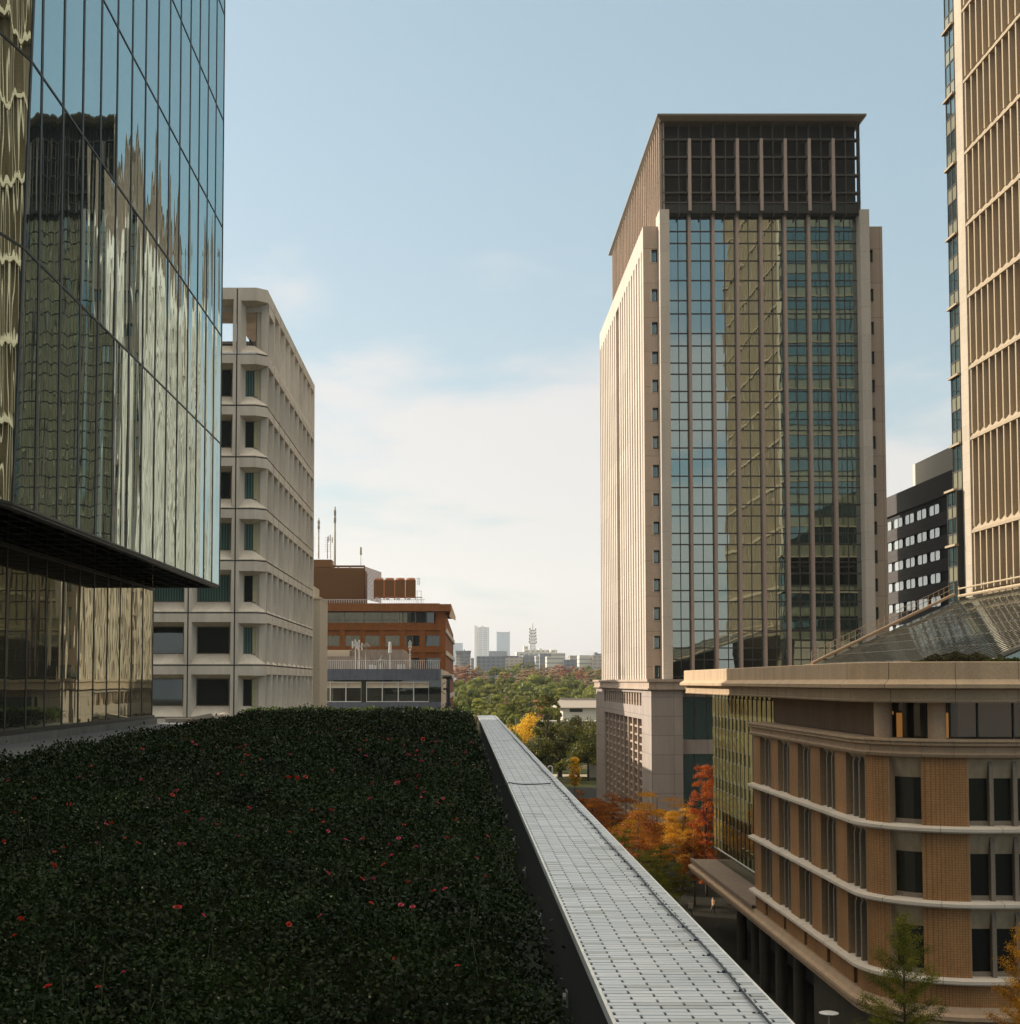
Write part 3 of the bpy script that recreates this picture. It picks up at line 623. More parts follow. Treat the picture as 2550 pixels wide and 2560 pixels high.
# ---------------------------------------------------------------- low blue-grey building behind the roses
stone('blue_grey_panel', (.12, .135, .175), grid=(2.15, 3.6), joint=.7, streak=.1, gridm=.03)
plain('white_metal', (.6, .6, .58), .4, .2); plain('pale_wall', (.5, .43, .33), .85)
YG = 180.0
gl_ = thing('blue_grey_office', 'low blue grey office block with a ribbon of white framed windows', 'building', (-12, 215, -GZ))
zt = HZ(1672.5, YG); zb = HZ(1700, YG); w0 = HZ(1704.5, YG); w1 = HZ(1755, YG)
GXR = -2.35; GXL = -24
MB().box(GXL, GXR, YG, YG+.5, zb, zt).box(GXL, GXR, YG, YG+.5, -GZ, w1).build('front_wall', MT['blue_grey_panel'], gl_)
MB().hexa([(GXR-.5, YG+.5, -GZ), (GXR, YG+.5, -GZ), (-1.9, 244, -GZ), (-2.4, 244, -GZ)], [(GXR-.5, YG+.5, zt), (GXR, YG+.5, zt), (-1.9, 244, zt), (-2.4, 244, zt)]).build('side_wall', MT['pale_wall'], gl_)
MB().box(GXL, GXR-.6, YG+.9, 244, -GZ, zt-.1).build('building_core', MT['blue_grey_panel'], gl_)
edges = [PX(u, 1730, YG) for u in (740, 786.6, 825, 864, 903, 915.5, 955, 995, 1033.5, 1072, 1085, 1103)]
for i in range(len(edges)-1):
    a, b_ = edges[i], edges[i+1]
    m = MB(); m.m = 1; m.poly([(a, YG+.35, w1), (b_, YG+.35, w1), (b_, YG+.35, zb), (a, YG+.35, zb)])
    if b_-a < .9: m.box(a, b_, YG+.1, YG+.3, w1, w0); 
    m.m = 0
    if b_-a > .9:
        for q in ((a, a+.09, w1, w0), (b_-.03, b_, w1, w0), (a+.09, b_-.03, w1, w1+.1), (a+.09, b_-.03, w0-.09, w0), (a+.09, b_-.03, w0-.75, w0-.7)): m.box(q[0], q[1], YG+.05, YG+.2, q[2], q[3])
        m.m = 2; m.box(a+.1, b_-.03, YG+.22, YG+.26, w0-.7, w0-.05)
    m.build('window', [MT['white_metal'], MT['window_black'], MT['pale_wall']], gl_)
rl = MB(); zr = HZ(1651, YG)
for i in range(70):
    x = -20+i*.26
    if x < GXR: rl.tube((x, YG+.8, zt), (x, YG+.8, zr), .018, k=4)
rl.box(-20, GXR, YG+.78, YG+.83, zr, zr+.05); rl.build('roof_railing', MT['white_metal'], gl_)
YR = 190
stone('taupe', (.30, .24, .19), streak=.1)
MB().box(PX(873, 1640, YR), PX(1008, 1640, YR), YR, YR+12, zt-.2, HZ(1624, YR)).hexa([(PX(1008, 1640, YR), YR, zt-.2), (PX(1020, 1640, YR), YR+12, zt-.2), (PX(1018, 1640, YR), YR+12.2, zt-.2), (PX(1007.5, 1640, YR), YR+12, zt-.2)], [(PX(1008, 1640, YR), YR, HZ(1624, YR)), (PX(1020, 1640, YR), YR+12, HZ(1636, YR)), (PX(1018, 1640, YR), YR+12.2, HZ(1636, YR)), (PX(1007.5, 1640, YR), YR+12, HZ(1624, YR))]).build('roof_shed', MT['taupe'], gl_)
MB().box(PX(760, 1640, 186), PX(924, 1640, 186), 186, 188, zt-.2, HZ(1641, 186)).build('roof_screen', MT['taupe'], gl_)
MB().box(PX(760, 1640, 188.5), PX(873, 1640, 188.5), 188.5, 199, zt-.2, HZ(1625, 188.5)).build('roof_box', MT['pale_wall'], gl_)
# rooftop aerials of that roof
def aerial(name, u, v0, v1, Y, label, kind=0, mat='white_metal', r=.05, thick=None, base=None):
    x, _, z0 = PT(u, v1, Y); z1 = HZ(v0, Y)
    if base is not None: z0 = base
    o = thing(name, label, 'antenna', (x, Y, z0))
    MB().tube((x, Y, z0), (x, Y, z1), r, r*.6, k=6).build('mast', MT[mat], o)
    m = MB(); h = z1-z0
    if kind == 1:    # panel aerials round the head
        for a, b_ in ((0, 1), (.35, .9), (-.35, .95)): m.box(x+a-.1, x+a+.1, Y-.2, Y-.08, z0+h*(b_-.24), z0+h*b_); m.box(x+min(a, 0), x+max(a, .01), Y-.03, Y+.03, z0+h*(b_-.14), z0+h*(b_-.12))
    elif kind == 2:  # whip with clamps
        for f in (.1, .3, .5, .66, .78): m.box(x-.14, x+.14, Y-.14, Y+.14, z0+h*f, z0+h*f+.14)
        for f in (.72, .84): m.box(x-.2, x-.1, Y-.05, Y+.05, z0+h*f, z0+h*(f+.1)); m.box(x+.1, x+.2, Y-.05, Y+.05, z0+h*f, z0+h*(f+.1))
    elif kind == 3:  # yagi rungs
        for f in np.linspace(.35, .98, 7): m.box(x-.55+.05*f, x+.5, Y-.02, Y+.02, z0+h*f, z0+h*f+.04)
    elif kind == 4:
        m.tube((x, Y, z1-.1), (x, Y, z1+1.3), .2, .16, k=8)
    if m.f: m.build('aerial_head', MT[mat], o)
    return o
plain('old_steel', (.3, .27, .22), .6, .3)
aerial('antenna_mast', 888.5, 1599, 1638, 184, 'slim grey pole with white panel aerials beside the roof shed', 1, base=zt-.1)
aerial('antenna_mast', 898, 1600, 1640, 184, 'white aerial pole standing right of the panel aerial pole', 1, r=.07, base=zt-.1)
aerial('roof_pole', 1025, 1600, 1672, 182, 'single straight pale pole rising from the railing of the low grey roof', 2, base=zt-.1)
aerial('antenna_mast', 975, 1630, 1672, 183, 'short white canister aerial over the grey roof railing', 4, base=zt-.1)
x, _, z = PT(915, 1672, 183)
ho = thing('roof_light', 'grey pole with a small gabled lamp hood on the low grey roof', 'lamp', (x, 183, zt-.1))
MB().tube((x, 183, zt-.1), (x, 183, HZ(1618, 183)), .07, k=6).path([(x, 183, zt+1.2), (x-1.0, 183, zt+1.2), (x-1.3, 183, zt+1.6)], .05).build('pole', MT['old_steel'], ho)
zz = HZ(1616, 183); MB().prism([(x-.5, 182.7), (x+.5, 182.7), (x+.5, 183.5), (x-.5, 183.5)], zz-.1, zz).hexa([(x-.55, 182.6, zz), (x+.5, 182.6, zz), (x+.5, 183.6, zz), (x-.55, 183.6, zz)], [(x+.0, 182.6, zz+.45), (x+.03, 182.6, zz+.45), (x+.03, 183.6, zz+.45), (x+.0, 183.6, zz+.45)]).build('hood', MT['old_steel'], ho)
x, _, z = PT(954, 1672, 182.5)
mc = MB(); mc.tube((x, 182.5, zt-.1), (x, 182.5, zt+.8), .28, .22, k=8); blob(mc, (x, 182.5, zt+1.0), .5, .35, .3, 5); mc.box(x-.9, x-.3, 182.3, 182.6, zt+.9, zt+1.1); mc.box(x+.2, x+.6, 182.2, 182.6, zt+.7, zt+1.35); mc.tube((x-.1, 182.5, zt+1.2), (x+.1, 182.5, zt+1.7), .16, k=8)
one(mc, 'roof_fan', MT['old_steel'], 'stubby grey mechanical unit behind the low roof railing', 'roof unit')
bx = MB()
for u in (925, 931, 938): x = PX(u, 1670, 181.5); bx.box(x-.12, x+.12, 181.4, 181.7, zt-.05, zt+.45+.1*(u % 2))
for u in (996, 1003, 1010): x = PX(u, 1670, 181.5); bx.box(x-.1, x+.1, 181.4, 181.7, zt-.05, zt+.6)
one(bx, 'roof_vents', MT['white_metal'], 'small pale vent stubs in a row behind the roof railing', 'vents', kind='stuff')
# beige side building between
be = thing('beige_building', 'narrow plain beige building squeezed behind the concrete office', 'building', (-19, 146, -GZ))
MB().box(-24, PX(800, 1560, 140), 140, 148, -GZ, HZ(1495, 140)).build('wall', MT['pale_wall'], be)
MB().box(-40, -17.2, 148.05, 163, -GZ, HZ(1495, 140)).box(-24, -14.3, 133.6, 139.8, -GZ, HZ(1495, 140)).build('added_sun_block', MT['pale_wall'], be)  # unseen blocks added to keep the sun off the terrace slab
MB().box(-24, PX(786, 1470, 141), 141, 146, HZ(1495, 140), HZ(1466, 141)).box(-24, PX(800.8, 1560, 140), 139.8, 148.1, HZ(1497, 140), HZ(1492.5, 140)).build('roof_block', MT['pale_wall'], be)

# ---------------------------------------------------------------- orange brick-tile building
stone('orange_tile', (.22, .075, .016), var=.1, grid=(3.43/4, .35), joint=.82, streak=.2, gridm=.02)
stone('orange_trim', (.21, .08, .024), streak=.2); plain('rust_panel', (.17, .082, .026), .7); plain('rust_bright', (.42, .15, .045), .6)
YO = 250.0; OXL = -30; OXR = PX(1113, 1600, YO)
ob = thing('orange_office', 'orange brown tiled office building with square windows', 'building', (-16, 280, -GZ))
z = {k: HZ(v, YO) for k, v in dict(top=1511, cb=1528.8, r0=1531, r1=1556.7, f0=1615, f1=1588.7, g=1100).items()}
MB().box(OXL, PX(1128, 1520, YO-1.2), YO-1.2, YO+30, z['cb'], z['top']).box(OXL, PX(1099, 1510, YO), YO+2, YO+28, z['top'], z['top']+.3).build('roof_cornice', MT['orange_trim'], ob)
MB().poly([(PX(1128, 1520, YO-1.2)+.0, YO-1.2, z['top']), (PX(1128, 1520, YO-1.2)+.75, YO+7, z['cb']-.6), (PX(1128, 1520, YO-1.2)+.7, YO+7, z['cb']-1.3), (PX(1128, 1520, YO-1.2)-.3, YO, z['cb']-.9)]).build('cornice_side', MT['pale_wall'], ob)
SHo = 3.85; wy = YO+.3
wall = MB(); wall.box(OXL, OXR, YO+.6, YO+40, -GZ, z['cb']-.05)
# ribbon storey

orw = []
for i in range(6):
    a = -24.9+i*3.43*1.0; 
xs = [PX(740+q/3.22, 1560, YO) for q in (60, 215, 385, 548, 693, 835, 962, 1110)]
for i in range(7):
    m = MB(); m.m = 1; m.poly([(xs[i], YO+.35, z['r1']), (xs[i+1], YO+.35, z['r1']), (xs[i+1], YO+.35, z['r0']), (xs[i], YO+.35, z['r0'])]); m.m = 0; m.box(xs[i]-.07, xs[i]+.07, YO+.25, YO+.34, z['r1'], z['r0']); orw.append((5, m))
wall.box(PX(740+1125/3.22, 1560, YO), OXR, YO, YO+.6, z['r1'], z['r0']+.1)
pitch = 161/3.22*YO/F; x0 = PX(740+232/3.22, 1600, YO); ww = 118/3.22*YO/F
for r in range(8):
    f1 = z['f1']-r*SHo; f0 = z['f0']-r*SHo
    zlo = f0-.75; zhi = f1+.52
    wall.box(OXL, OXR, YO, YO+.6, f0-1.1, f0)
    for i in range(-2, 6):
        a = x0+pitch*i
        wall.box(a+ww, a+pitch, YO, YO+.6, f0, zhi+.4)
        wall.box(a, a+ww, YO+.25, YO+.6, f1, zhi+.4)
        m = MB(); m.m = 1; m.poly([(a, YO+.5, f0), (a+ww, YO+.5, f0), (a+ww, YO+.5, f1), (a, YO+.5, f1)]); m.m = 0
        m.box(a, a+.08, YO+.4, YO+.48, f0, f1); m.box(a+ww*.5-.04, a+ww*.5+.04, YO+.4, YO+.48, f0, f1)
        if i >= -1: orw.append((3-r*.3, m))
wall.box(OXL, OXR, YO, YO+.6, z['f1']+.92, z['r1'])
wall.build('wall', MT['orange_tile'], ob)
# side facing the street with pale sill bands
sd_ = MB(); sx0 = OXR; sx1 = PX(1133.5, 1600, 330)
for r in range(10):
    zz = z['r1']-1.2-r*SHo
    sd_.hexa([(sx0+.02, YO+.2, zz-.5), (sx0+.25, YO, zz-.5), (sx1+.3, 330, zz-.5), (sx1, 330, zz-.5)], [(sx0+.02, YO+.2, zz+.3), (sx0+.25, YO, zz+.3), (sx1+.3, 330, zz+.3), (sx1, 330, zz+.3)])
sd_.build('side_sills', MT['pale_wall'], ob)
s2 = MB(); s2.hexa([(sx0-.5, YO+.6, -GZ), (sx0, YO+.6, -GZ), (sx1, 330, -GZ), (sx1-.6, 330, -GZ)], [(sx0-.5, YO+.6, z['cb']), (sx0, YO+.6, z['cb']), (sx1, 330, z['cb']-1.5), (sx1-.6, 330, z['cb']-1.5)])
s2.build('side_wall', MT['orange_tile'], ob)
capped_win('window', [MT['bronze_frame'], MT['window_black']], ob, orw, (1,))
# roof plant
YP = 258.0
lv = MB(); xa, xb = PX(742, 1450, YP), PX(912, 1450, YP); za, zb_ = HZ(1497, YP), HZ(1415, YP); n = 26
for i in range(n):
    t = za+(zb_-za)*i/n; lv.box(xa, xb, YP, YP+.12, t, t+(zb_-za)/n*.62); lv.hexa([(xb-.1, YP, t), (xb, YP, t), (xb+2.2, YP+14, t), (xb+2.1, YP+14, t)], [(xb-.1, YP, t+.14), (xb, YP, t+.14), (xb+2.2, YP+14, t+.14), (xb+2.1, YP+14, t+.14)])
lv.box(xa, xb, YP-.05, YP+.2, zb_-.1, zb_+.12)
for u in (786, 815, 845, 875, 911): x = PX(u, 1450, YP); lv.box(x-.1, x+.1, YP+.1, YP+.3, za-.8, zb_)
lv.build('louvre_screen', MT['rust_panel'], ob)
MB().box(xa, xb-.3, YP+.4, YP+12, za-.6, zb_-.35).build('plant_room', MT['rust_panel'], ob)
MB().box(PX(740+128/3.22, 1400, YP), PX(740+278/3.22, 1400, YP), YP+2, YP+9, zb_, HZ(1396.5, YP)).build('plant_tank', MT['rust_panel'], ob)
rr = MB(); z0 = z['top']+.3; z1 = HZ(1499, 252)
for i in range(44): x = PX(800+i*6, 1500, 252); rr.tube((x, 252, z0), (x, 252, z1), .03, k=4)
rr.box(PX(790, 1500, 252), PX(1062, 1500, 252), 251.97, 252.03, z1-.05, z1+.03); rr.build('roof_railing', MT['white_metal'], ob)
GC = 'cooling towers on the orange building'
ct = None; z0 = HZ(1500, 256); z1 = HZ(1449, 256); wct = PX(960, 1470, 256)-PX(934, 1470, 256)
for i in range(4):
    xc = PX(934+26.5*i, 1470, 256)
    if ct is None:
        ct = thing('cooling_tower', 'x', 'cooling tower', (xc, 256, z0), GC)
        b_ = MB()
        for k in range(14): t = z0+.7+(z1-z0-.8)*k/14; b_.box(xc+.08, xc+wct-.08, 256, 256.08, t, t+.15)
        b_.box(xc+.1, xc+wct-.1, 256.1, 259, z0+.6, z1-.1); b_.build('casing', MT['rust_panel'], ct)
        f = MB()
        for a in (xc, xc+wct-.1): f.box(a, a+.1, 255.9, 256.2, z0, z1)
        f.box(xc, xc+wct, 255.9, 256.2, z1-.12, z1); f.box(xc, xc+wct, 255.9, 259, z0+.5, z0+.6); f.build('frame', MT['rust_bright'], ct)
        MB().lathe([(.75, 0), (.75, .3), (.7, .35), (.1, .36)], (xc+wct/2, 257, z1), 12).build('fan_ring', MT['rust_bright'], ct)
        MB().box(xc+.3, xc+.9, 256, 256.6, z0, z0+.45).build('foot', MT['white_metal'], ct); o = ct
    else: o = copy_tree(ct); o.location.x = xc
    o['label'] = ('rust orange louvred cooling tower nearest the louvred plant screen', 'rust orange cooling tower second from the louvred plant screen', 'rust orange cooling tower second from the open end of the roof', 'rust orange cooling tower beside the roof ladder at the open end')[i]
ld = MB()
for u in (1045, 1049): x = PX(u, 1460, 256); ld.tube((x, 256, HZ(1463, 256)), (x, 256, HZ(1444, 256)), .05, k=4)
for v in (1446, 1450, 1455, 1460): ld.box(PX(1042, v, 256), PX(1050, v, 256), 255.97, 256.03, HZ(v, 256), HZ(v, 256)+.06)
for u in (1043, 1053): x = PX(u, 1490, 256); ld.tube((x, 256, z['top']), (x, 256, HZ(1477, 256)), .05, k=4)
ld.box(PX(1041, 1478, 256), PX(1054, 1478, 256), 255.95, 256.05, HZ(1478, 256), HZ(1477, 256)); ld.box(PX(1041, 1478, 256), PX(1056, 1478, 256), 255.95, 257, HZ(1494, 256), HZ(1492, 256))
ld.box(PX(938, 1447, 256), PX(1050, 1447, 256), 255.98, 256.04, HZ(1446.4, 256), HZ(1445.6, 256))
one(ld, 'roof_ladder', MT['white_metal'], 'pale ladder and guard rail at the end of the cooling towers', 'ladder')
aerial('antenna_mast', 796.5, 1295, 1397, YP, 'tall pale antenna mast left of the others on the orange building', 2, 'old_steel', .14)
aerial('antenna_mast', 837, 1267, 1413, YP, 'tallest antenna mast of the orange building with a thin whip tip', 2, 'old_steel', .2)
aerial('antenna_mast', 818.5, 1343, 1397, YP, 'short ladder-like mast left of the panel aerial cluster', 3, 'old_steel', .1)
aerial('antenna_mast', 826, 1337, 1397, YP, 'mast with white panel aerials beside the tallest mast', 1, 'white_metal', .1)
aerial('antenna_mast', 902, 1386, 1415, YP, 'short stick aerial alone on the louvred plant screen', 4, 'old_steel', .06)
aerial('antenna_mast', 780.5, 1343, 1397, YP, 'spindly television aerial at the edge of the concrete office', 3, 'old_steel', .05)
# spotlight post at the end of the roof
x, _, _ = PT(1120, 1700, 66.0); zb0 = -1.7; zt0 = HZ(1697, 66)
sp = thing('spotlight_post', 'black post with a drum shaped spotlight and looped cable beyond the roses', 'spotlight', (x, 66, zb0))
MB().tube((x, 66, zb0), (x, 66, zt0), .1, .085, k=10).tube((x, 66, zb0+.55), (x, 66, zb0+.75), .14, k=10).box(x-.22, x-.02, 65.95, 66.05, zt0-.5, zt0-.42).build('post', MT['black_rubber'], sp)
za_ = HZ(1692, 66); MB().tube((PX(1104.5, 1692, 66), 65.8, za_), (PX(1126.5, 1692, 66), 66.1, za_), .085, .1, k=12).build('lamp_drum', plain('lamp_metal', (.07, .06, .05), .35, .6), sp)
pts = [(x-.1, 65.9, za_-.25)]+[(x-.1-.3*math.sin(t)*.9, 65.9, za_-.25-.55*t/3.1) for t in np.linspace(.1, 3.1, 10)]; MB().path([tuple(p) for p in pts], .015, 5).path([tuple((x-.1-.32*math.sin(t), 65.9, zb0-.05+.28*math.cos(t)*1.0)) for t in np.linspace(-.2, 2.0, 9)], .015, 5).build('cable', MT['black_rubber'], sp)

# ---------------------------------------------------------------- dark office block, far right
stone('dark_panel', (.085, .074, .068), grid=(3.3, 3.8), joint=.6, streak=.05, gridm=.04); mirror_glass('white_glass', (.85, .9, .9), (.34, .36, .35), refl=.35, warp=.03)
plain('white_render', (.62, .56, .46), .8)
db = thing('dark_office', 'dark grey office block with pale paired windows beyond the stone tower', 'building', (95, 250, -GZ))
DX = 79.0
zr0 = HZ(1100+875/2.93, DX*F/(1100+0)*1.0)      # approximated below
def dY(u): return DX*F/(u-1150)
ztop = HZ(1245, dY(2221))
MB().box(DX+.5, DX+40, 214, 282, -GZ, ztop-.1).build('core', MT['soffit_dark'], db)
rows = [HZ(1100+q/2.93, dY(2200+310/2.93)) for q in (548, 712, 875, 1034, 1200, 1366, 1530)]
hh = 72/2.93*dY(2306)/F/2
cy = [dY(2200+q/2.93) for q in (137, 222, 310, 403)]; bay = (cy[0]-cy[3])/3
wl = MB(); dw = []
wl.box(DX, DX+.5, 214, 282, rows[0]+hh+.9, ztop); 
for i, r in enumerate(rows): lo = (rows[i+1]+hh) if i < len(rows)-1 else -GZ; wl.box(DX, DX+.5, 214, 282, lo, r-hh)
for k in range(-6, 4):
    y = cy[0]-bay*k; a, b_ = y-bay*.36, y+bay*.36
    for i, r in enumerate(rows):
        m = MB(); m.m = 0
        c = .35
        m.poly([(DX+.28, a, r-hh+c), (DX+.28, a+c, r-hh+.0), (DX+.28, b_-c, r-hh), (DX+.28, b_, r-hh+c), (DX+.28, b_, r+hh-c), (DX+.28, b_-c, r+hh), (DX+.28, a+c, r+hh), (DX+.28, a, r+hh-c)][::-1])
        m.m = 1; m.box(DX+.2, DX+.3, y-.05, y+.05, r-hh, r+hh); dw.append((5-abs(k)*.3, m))
wl.build('wall', MT['dark_panel'], db); capped_win('window', [MT['white_glass'], MT['dark_frame']], db, dw, (0,), 50)
MB().box(DX+3, DX+25, 214, 262, ztop-.2, ztop+5.2).build('rooftop_room', MT['white_render'], db)
# ---------------------------------------------------------------- main stone and glass tower
stone('tower_stone', (.42, .325, .25), var=.05, scale=.35, grid=(2.45, 5.0), joint=.55, gridm=.04, streak=.06, fine=6)
stone('tower_pale', (.52, .455, .38), var=.04, scale=.3, grid=(30, 4.0), joint=.85, gridm=.05, streak=.08, fine=6)
mirror_glass('tower_glass', (.56, .65, .60), (.016, .018, .009), refl=.50, warp=.3, wscale=.3, stretch=(1, 1, .35), dist=.045)
mirror_glass('tower_spandrel', (.46, .54, .46), (.03, .032, .016), refl=.52, warp=.3, wscale=.3, stretch=(1, 1, .35), dist=.045)
plain('tower_mullion', (.05, .042, .036), .5); plain('crown_dark', (.016, .016, .011), .7)
plain('fin_stone', (.36, .27, .22), .8)
tw = thing('stone_tower', 'tall stone and mirror glass office tower with dark louvred crown', 'building', (43, 238, -GZ))
WX0, WX1 = 26.3, 60.7; WY = 206.0; PY = 204.0
wz = HZ(566, WY); pz = HZ(523, PY); cz = HZ(536.4, 206.2)
# wings with small dark windows
wv = [639.4, 738, 820.5, 894.5, 965, 1035, 1106, 1178, 1249, 1320, 1391.7, 1462.5, 1534, 1606, 1680]
wins = []
def wing(xa, xb, wx0, wx1, name):
    m = MB(); zs = [HZ(v, WY) for v in wv]; hh = 16.3*WY/F
    prev = wz
    m.box(xa, wx0, WY, WY+2, -1.2, wz); m.box(wx1, xb, WY, WY+2, -1.2, wz)
    for z in zs:
        m.box(wx0, wx1, WY, WY+2, z+hh, prev); prev = z-hh
        if prev < -1.2: break
        m.box(wx0-.06, wx1+.06, WY-.05, WY+.02, z-hh-.14, z-hh)
        w_ = MB(); w_.m = 0; w_.poly([(wx0, WY+.55, z-hh), (wx1, WY+.55, z-hh), (wx1, WY+.55, z+hh), (wx0, WY+.55, z+hh)])
        w_.m = 1; 
        for q in ((wx0, wx0+.12, z-hh, z+hh), (wx1-.12, wx1, z-hh, z+hh), (wx0, wx1, z+hh-.25, z+hh-.02), (wx0, wx1, z-hh+.02, z-hh+.2)): w_.box(q[0], q[1], WY+.4, WY+.53, q[2], q[3])
        wins.append((9, w_))
    m.box(wx0, wx1, WY+1, WY+2, -1.2, wz); m.build(name, MT['tower_stone'], tw)
wing(WX0+.02, 28.55, 27.3, 28.35, 'stone_wing'); wing(58.25, WX1, 58.5, 59.3, 'stone_wing')
MB().box(28.45, 29.8, PY, WY+2, -1.2, pz).build('stone_pier', MT['tower_pale'], tw)
MB().box(57.0, 58.3, PY, WY+2, -1.2, pz).build('stone_pier', MT['tower_pale'], tw)
# curtain wall
TY = 206.2
tv = [536.4, 579, 608.8, 652.5, 701.6, 751.6, 784.8, 834, 865, 907.8, 935.7, 978.6, 1006, 1049, 1076.5, 1120, 1148, 1190.5, 1219, 1262, 1290, 1333.5, 1361.5, 1405, 1433.6, 1476.5, 1504.4, 1548, 1577.4, 1620, 1649, 1692]
tz = [HZ(v, TY) for v in tv]
fx = [29.8]+[PX(1724+59.9*k, 536, 204.9) for k in range(7)]+[57.0]
tw_w = []; tw_s = []; mu = MB()
for b_ in range(8):
    for r in range(len(tz)-1):
        m = MB(); m.m = 0
        a, c = fx[b_], fx[b_+1]; h = (a+c)/2
        for q0, q1 in ((a, h), (h, c)): m.poly([(q0, TY, tz[r+1]), (q1, TY, tz[r+1]), (q1, TY, tz[r]), (q0, TY, tz[r])])
        (tw_w if (r % 2 == 1 or tz[r]-tz[r+1] > 2) else tw_s).append((tz[r]-tz[r+1]+r*.001, m))
    mu.box(h-.05, h+.05, TY-.12, TY+.02, tz[-1], cz)
for z in tz: mu.box(29.8, 57, TY-.1, TY+.02, z-.09, z+.09)
capped('window_glass', MT['tower_glass'], tw, tw_w, 98); capped('spandrel_glass', MT['tower_spandrel'], tw, tw_s, 70)
mu.build('mullion_grid', MT['tower_mullion'], tw)
zc1 = HZ(346, 204.4)
for k in range(1, 8):
    m = MB(); m.box(fx[k]-.2, fx[k]+.2, TY-1.0, TY+.02, tz[-1], cz); m.box(fx[k]-.22, fx[k]+.22, 204.35, TY+.02, cz, zc1); m.box(fx[k]-.26, fx[k]+.26, 204.9, 205.3, HZ(531, 205), HZ(528, 205)); m.build('stone_fin', MT['fin_stone'], tw)
# louvred crown
cr = MB(); CX0, CX1 = 28.9, 57.3; zt = HZ(298, 204.5); zcb = HZ(534, 205.5)
for x in [CX0+.1]+[q for k in range(8) for q in ((fx[k]+fx[k+1])/2, fx[k+1])]+[CX1-.1]:
    cr.box(x-.05, x+.05, 204.5, 205.3, zcb-.6, zt)
for v in (348, 392, 437, 481, 506): z = HZ(v, 204.6); cr.box(CX0, CX1, 204.6, 205.6, z-.12, z+.12)
cr.build('crown_grid', plain('crown_metal', (.055, .046, .034), .6), tw)
MB().box(CX0+.3, CX1-.3, 206.2, 270, zcb, zt-.3).box(CX0, CX1, 204.7, 206.3, zcb-.2, zcb+1.1).build('crown_core', MT['crown_dark'], tw)
fs = MB()
for k in range(30): y = 205.0+k*2.2; fs.box(CX0-.35, CX0+.35, y, y+.35, HZ(840, 270)-6 if k > 50 else zcb-.5, zt)
fs.box(CX0+.05, CX0+.35, 204.6, 270.5, zcb-2, zt)
fs.build('crown_side_fins', MT['tower_stone'], tw)
MB().box(28.1, 57.9, 203.1, 271.5, zt, zt+.28).hexa([(28.7, 203.9, zt-.45), (57.4, 203.9, zt-.45), (57.4, 270, zt-.45), (28.7, 270, zt-.45)], [(28.15, 203.2, zt), (57.85, 203.2, zt), (57.85, 271.4, zt), (28.15, 271.4, zt)]).build('roof_slab', plain('slab_brown', (.17, .135, .095), .7), tw)
# street side with tall fins
FYE = 271.0
sf = MB(); sf.box(WX0, WX0+1.2, WY+.03, WY+1.1, -1.2, wz-.004); zf = wz-3.2
sf.box(WX0, WX0+.8, WY+1.1, FYE, zf, wz)
y = WY+1.1; k = 0
while y < FYE-1.6:
    wgap = 1.35
    if k == 10: wgap = 4.6
    sf.box(WX0, WX0+.8, y+wgap, min(FYE, y+wgap+1.75), -1.2, zf); y += wgap+1.75; k += 1
sf.build('side_fins', MT['tower_pale'], tw)
bw = MB(); bw.box(WX0+.75, 58, WY+1.2, FYE, -GZ, wz-.1); 
for i in range(17):
    z = -1.2+i*4.03; bw.box(WX0+.45, WX0+.78, WY+1.1, FYE, z, z+1.5)
bw.build('side_wall', MT['tower_stone'], tw)
MB().box(58, WX1-.05, WY+1.5, FYE, -GZ, wz-.1).box(29.6, 57.2, TY+.3, 240, -GZ, cz+2).build('tower_core', MT['soffit_dark'], tw)
capped_win('window', [MT['blinds_green'], MT['dark_frame']], tw, wins, (0,), 60)
ant = MB().tube((PX(1913, 290, 230), 230, zt), (PX(1913, 250, 230), 230, zt+4.5), .12, .05, k=5); one(ant, 'lightning_rod', MT['white_metal'], 'hair thin lightning rod on the roof of the stone tower', 'lightning rod')
# podium
pd = thing('stone_podium', 'broad stone podium with deep grille openings below the stone tower', 'building', (40, 238, -GZ))
QX, QY = 25.95, 198.0; qz = HZ(1698, QY); q1 = HZ(1724, QY); QE = QX*F/(1489.5-1150)
co_ = MB(); co_.box(QX-.35, 62, QY-.35, QE, q1+.2, qz-.35); co_.box(QX-.6, 62, QY-.6, QE+.3, qz-.35, qz); co_.box(QX-.5, 62, QY-.5, QE+.2, q1, q1+.2)
co_.build('cornice', MT['tower_stone'], pd)
stone('podium_stone', (.36, .30, .26), var=.05, scale=.4, grid=(3.0, 2.6), joint=.65, gridm=.05, streak=.12)
ya, yb_ = QX*F/(1603-1150), QX*F/(1510-1150)
w1z = HZ(1726.5, ya)-.05; w2 = HZ(1765, ya); w3 = HZ(1798, ya)
pw = MB(); pw.box(QX, QX+1.6, QY, ya, -GZ, q1); pw.box(QX, QX+1.6, yb_, QE, -GZ, q1); pw.box(QX, QX+1.6, ya, yb_, w3, w2); pw.box(QX, QX+.9, ya, yb_, q1-.5, q1)
pw.box(QX+1.6, PX(1707, 1800, QY), QY, QY+2, -GZ, q1); pw.box(QX+1.4, 60, QY+8.2, QE, -GZ, q1); pw.build('wall', MT['podium_stone'], pd)
for k in range(16): y = ya+(yb_-ya)*(k+.3)/16; MB().box(QX+.25, QX+.75, y, y+1.2, w2, w1z).build('louvre_fin', MT['tower_stone'], pd)
vf = MB()
for k in range(10): y = ya+(yb_-ya)*k/9-.35; vf.box(QX+.1, QX+.9, y, y+.75, -GZ, w3)
zz = w3-1.1
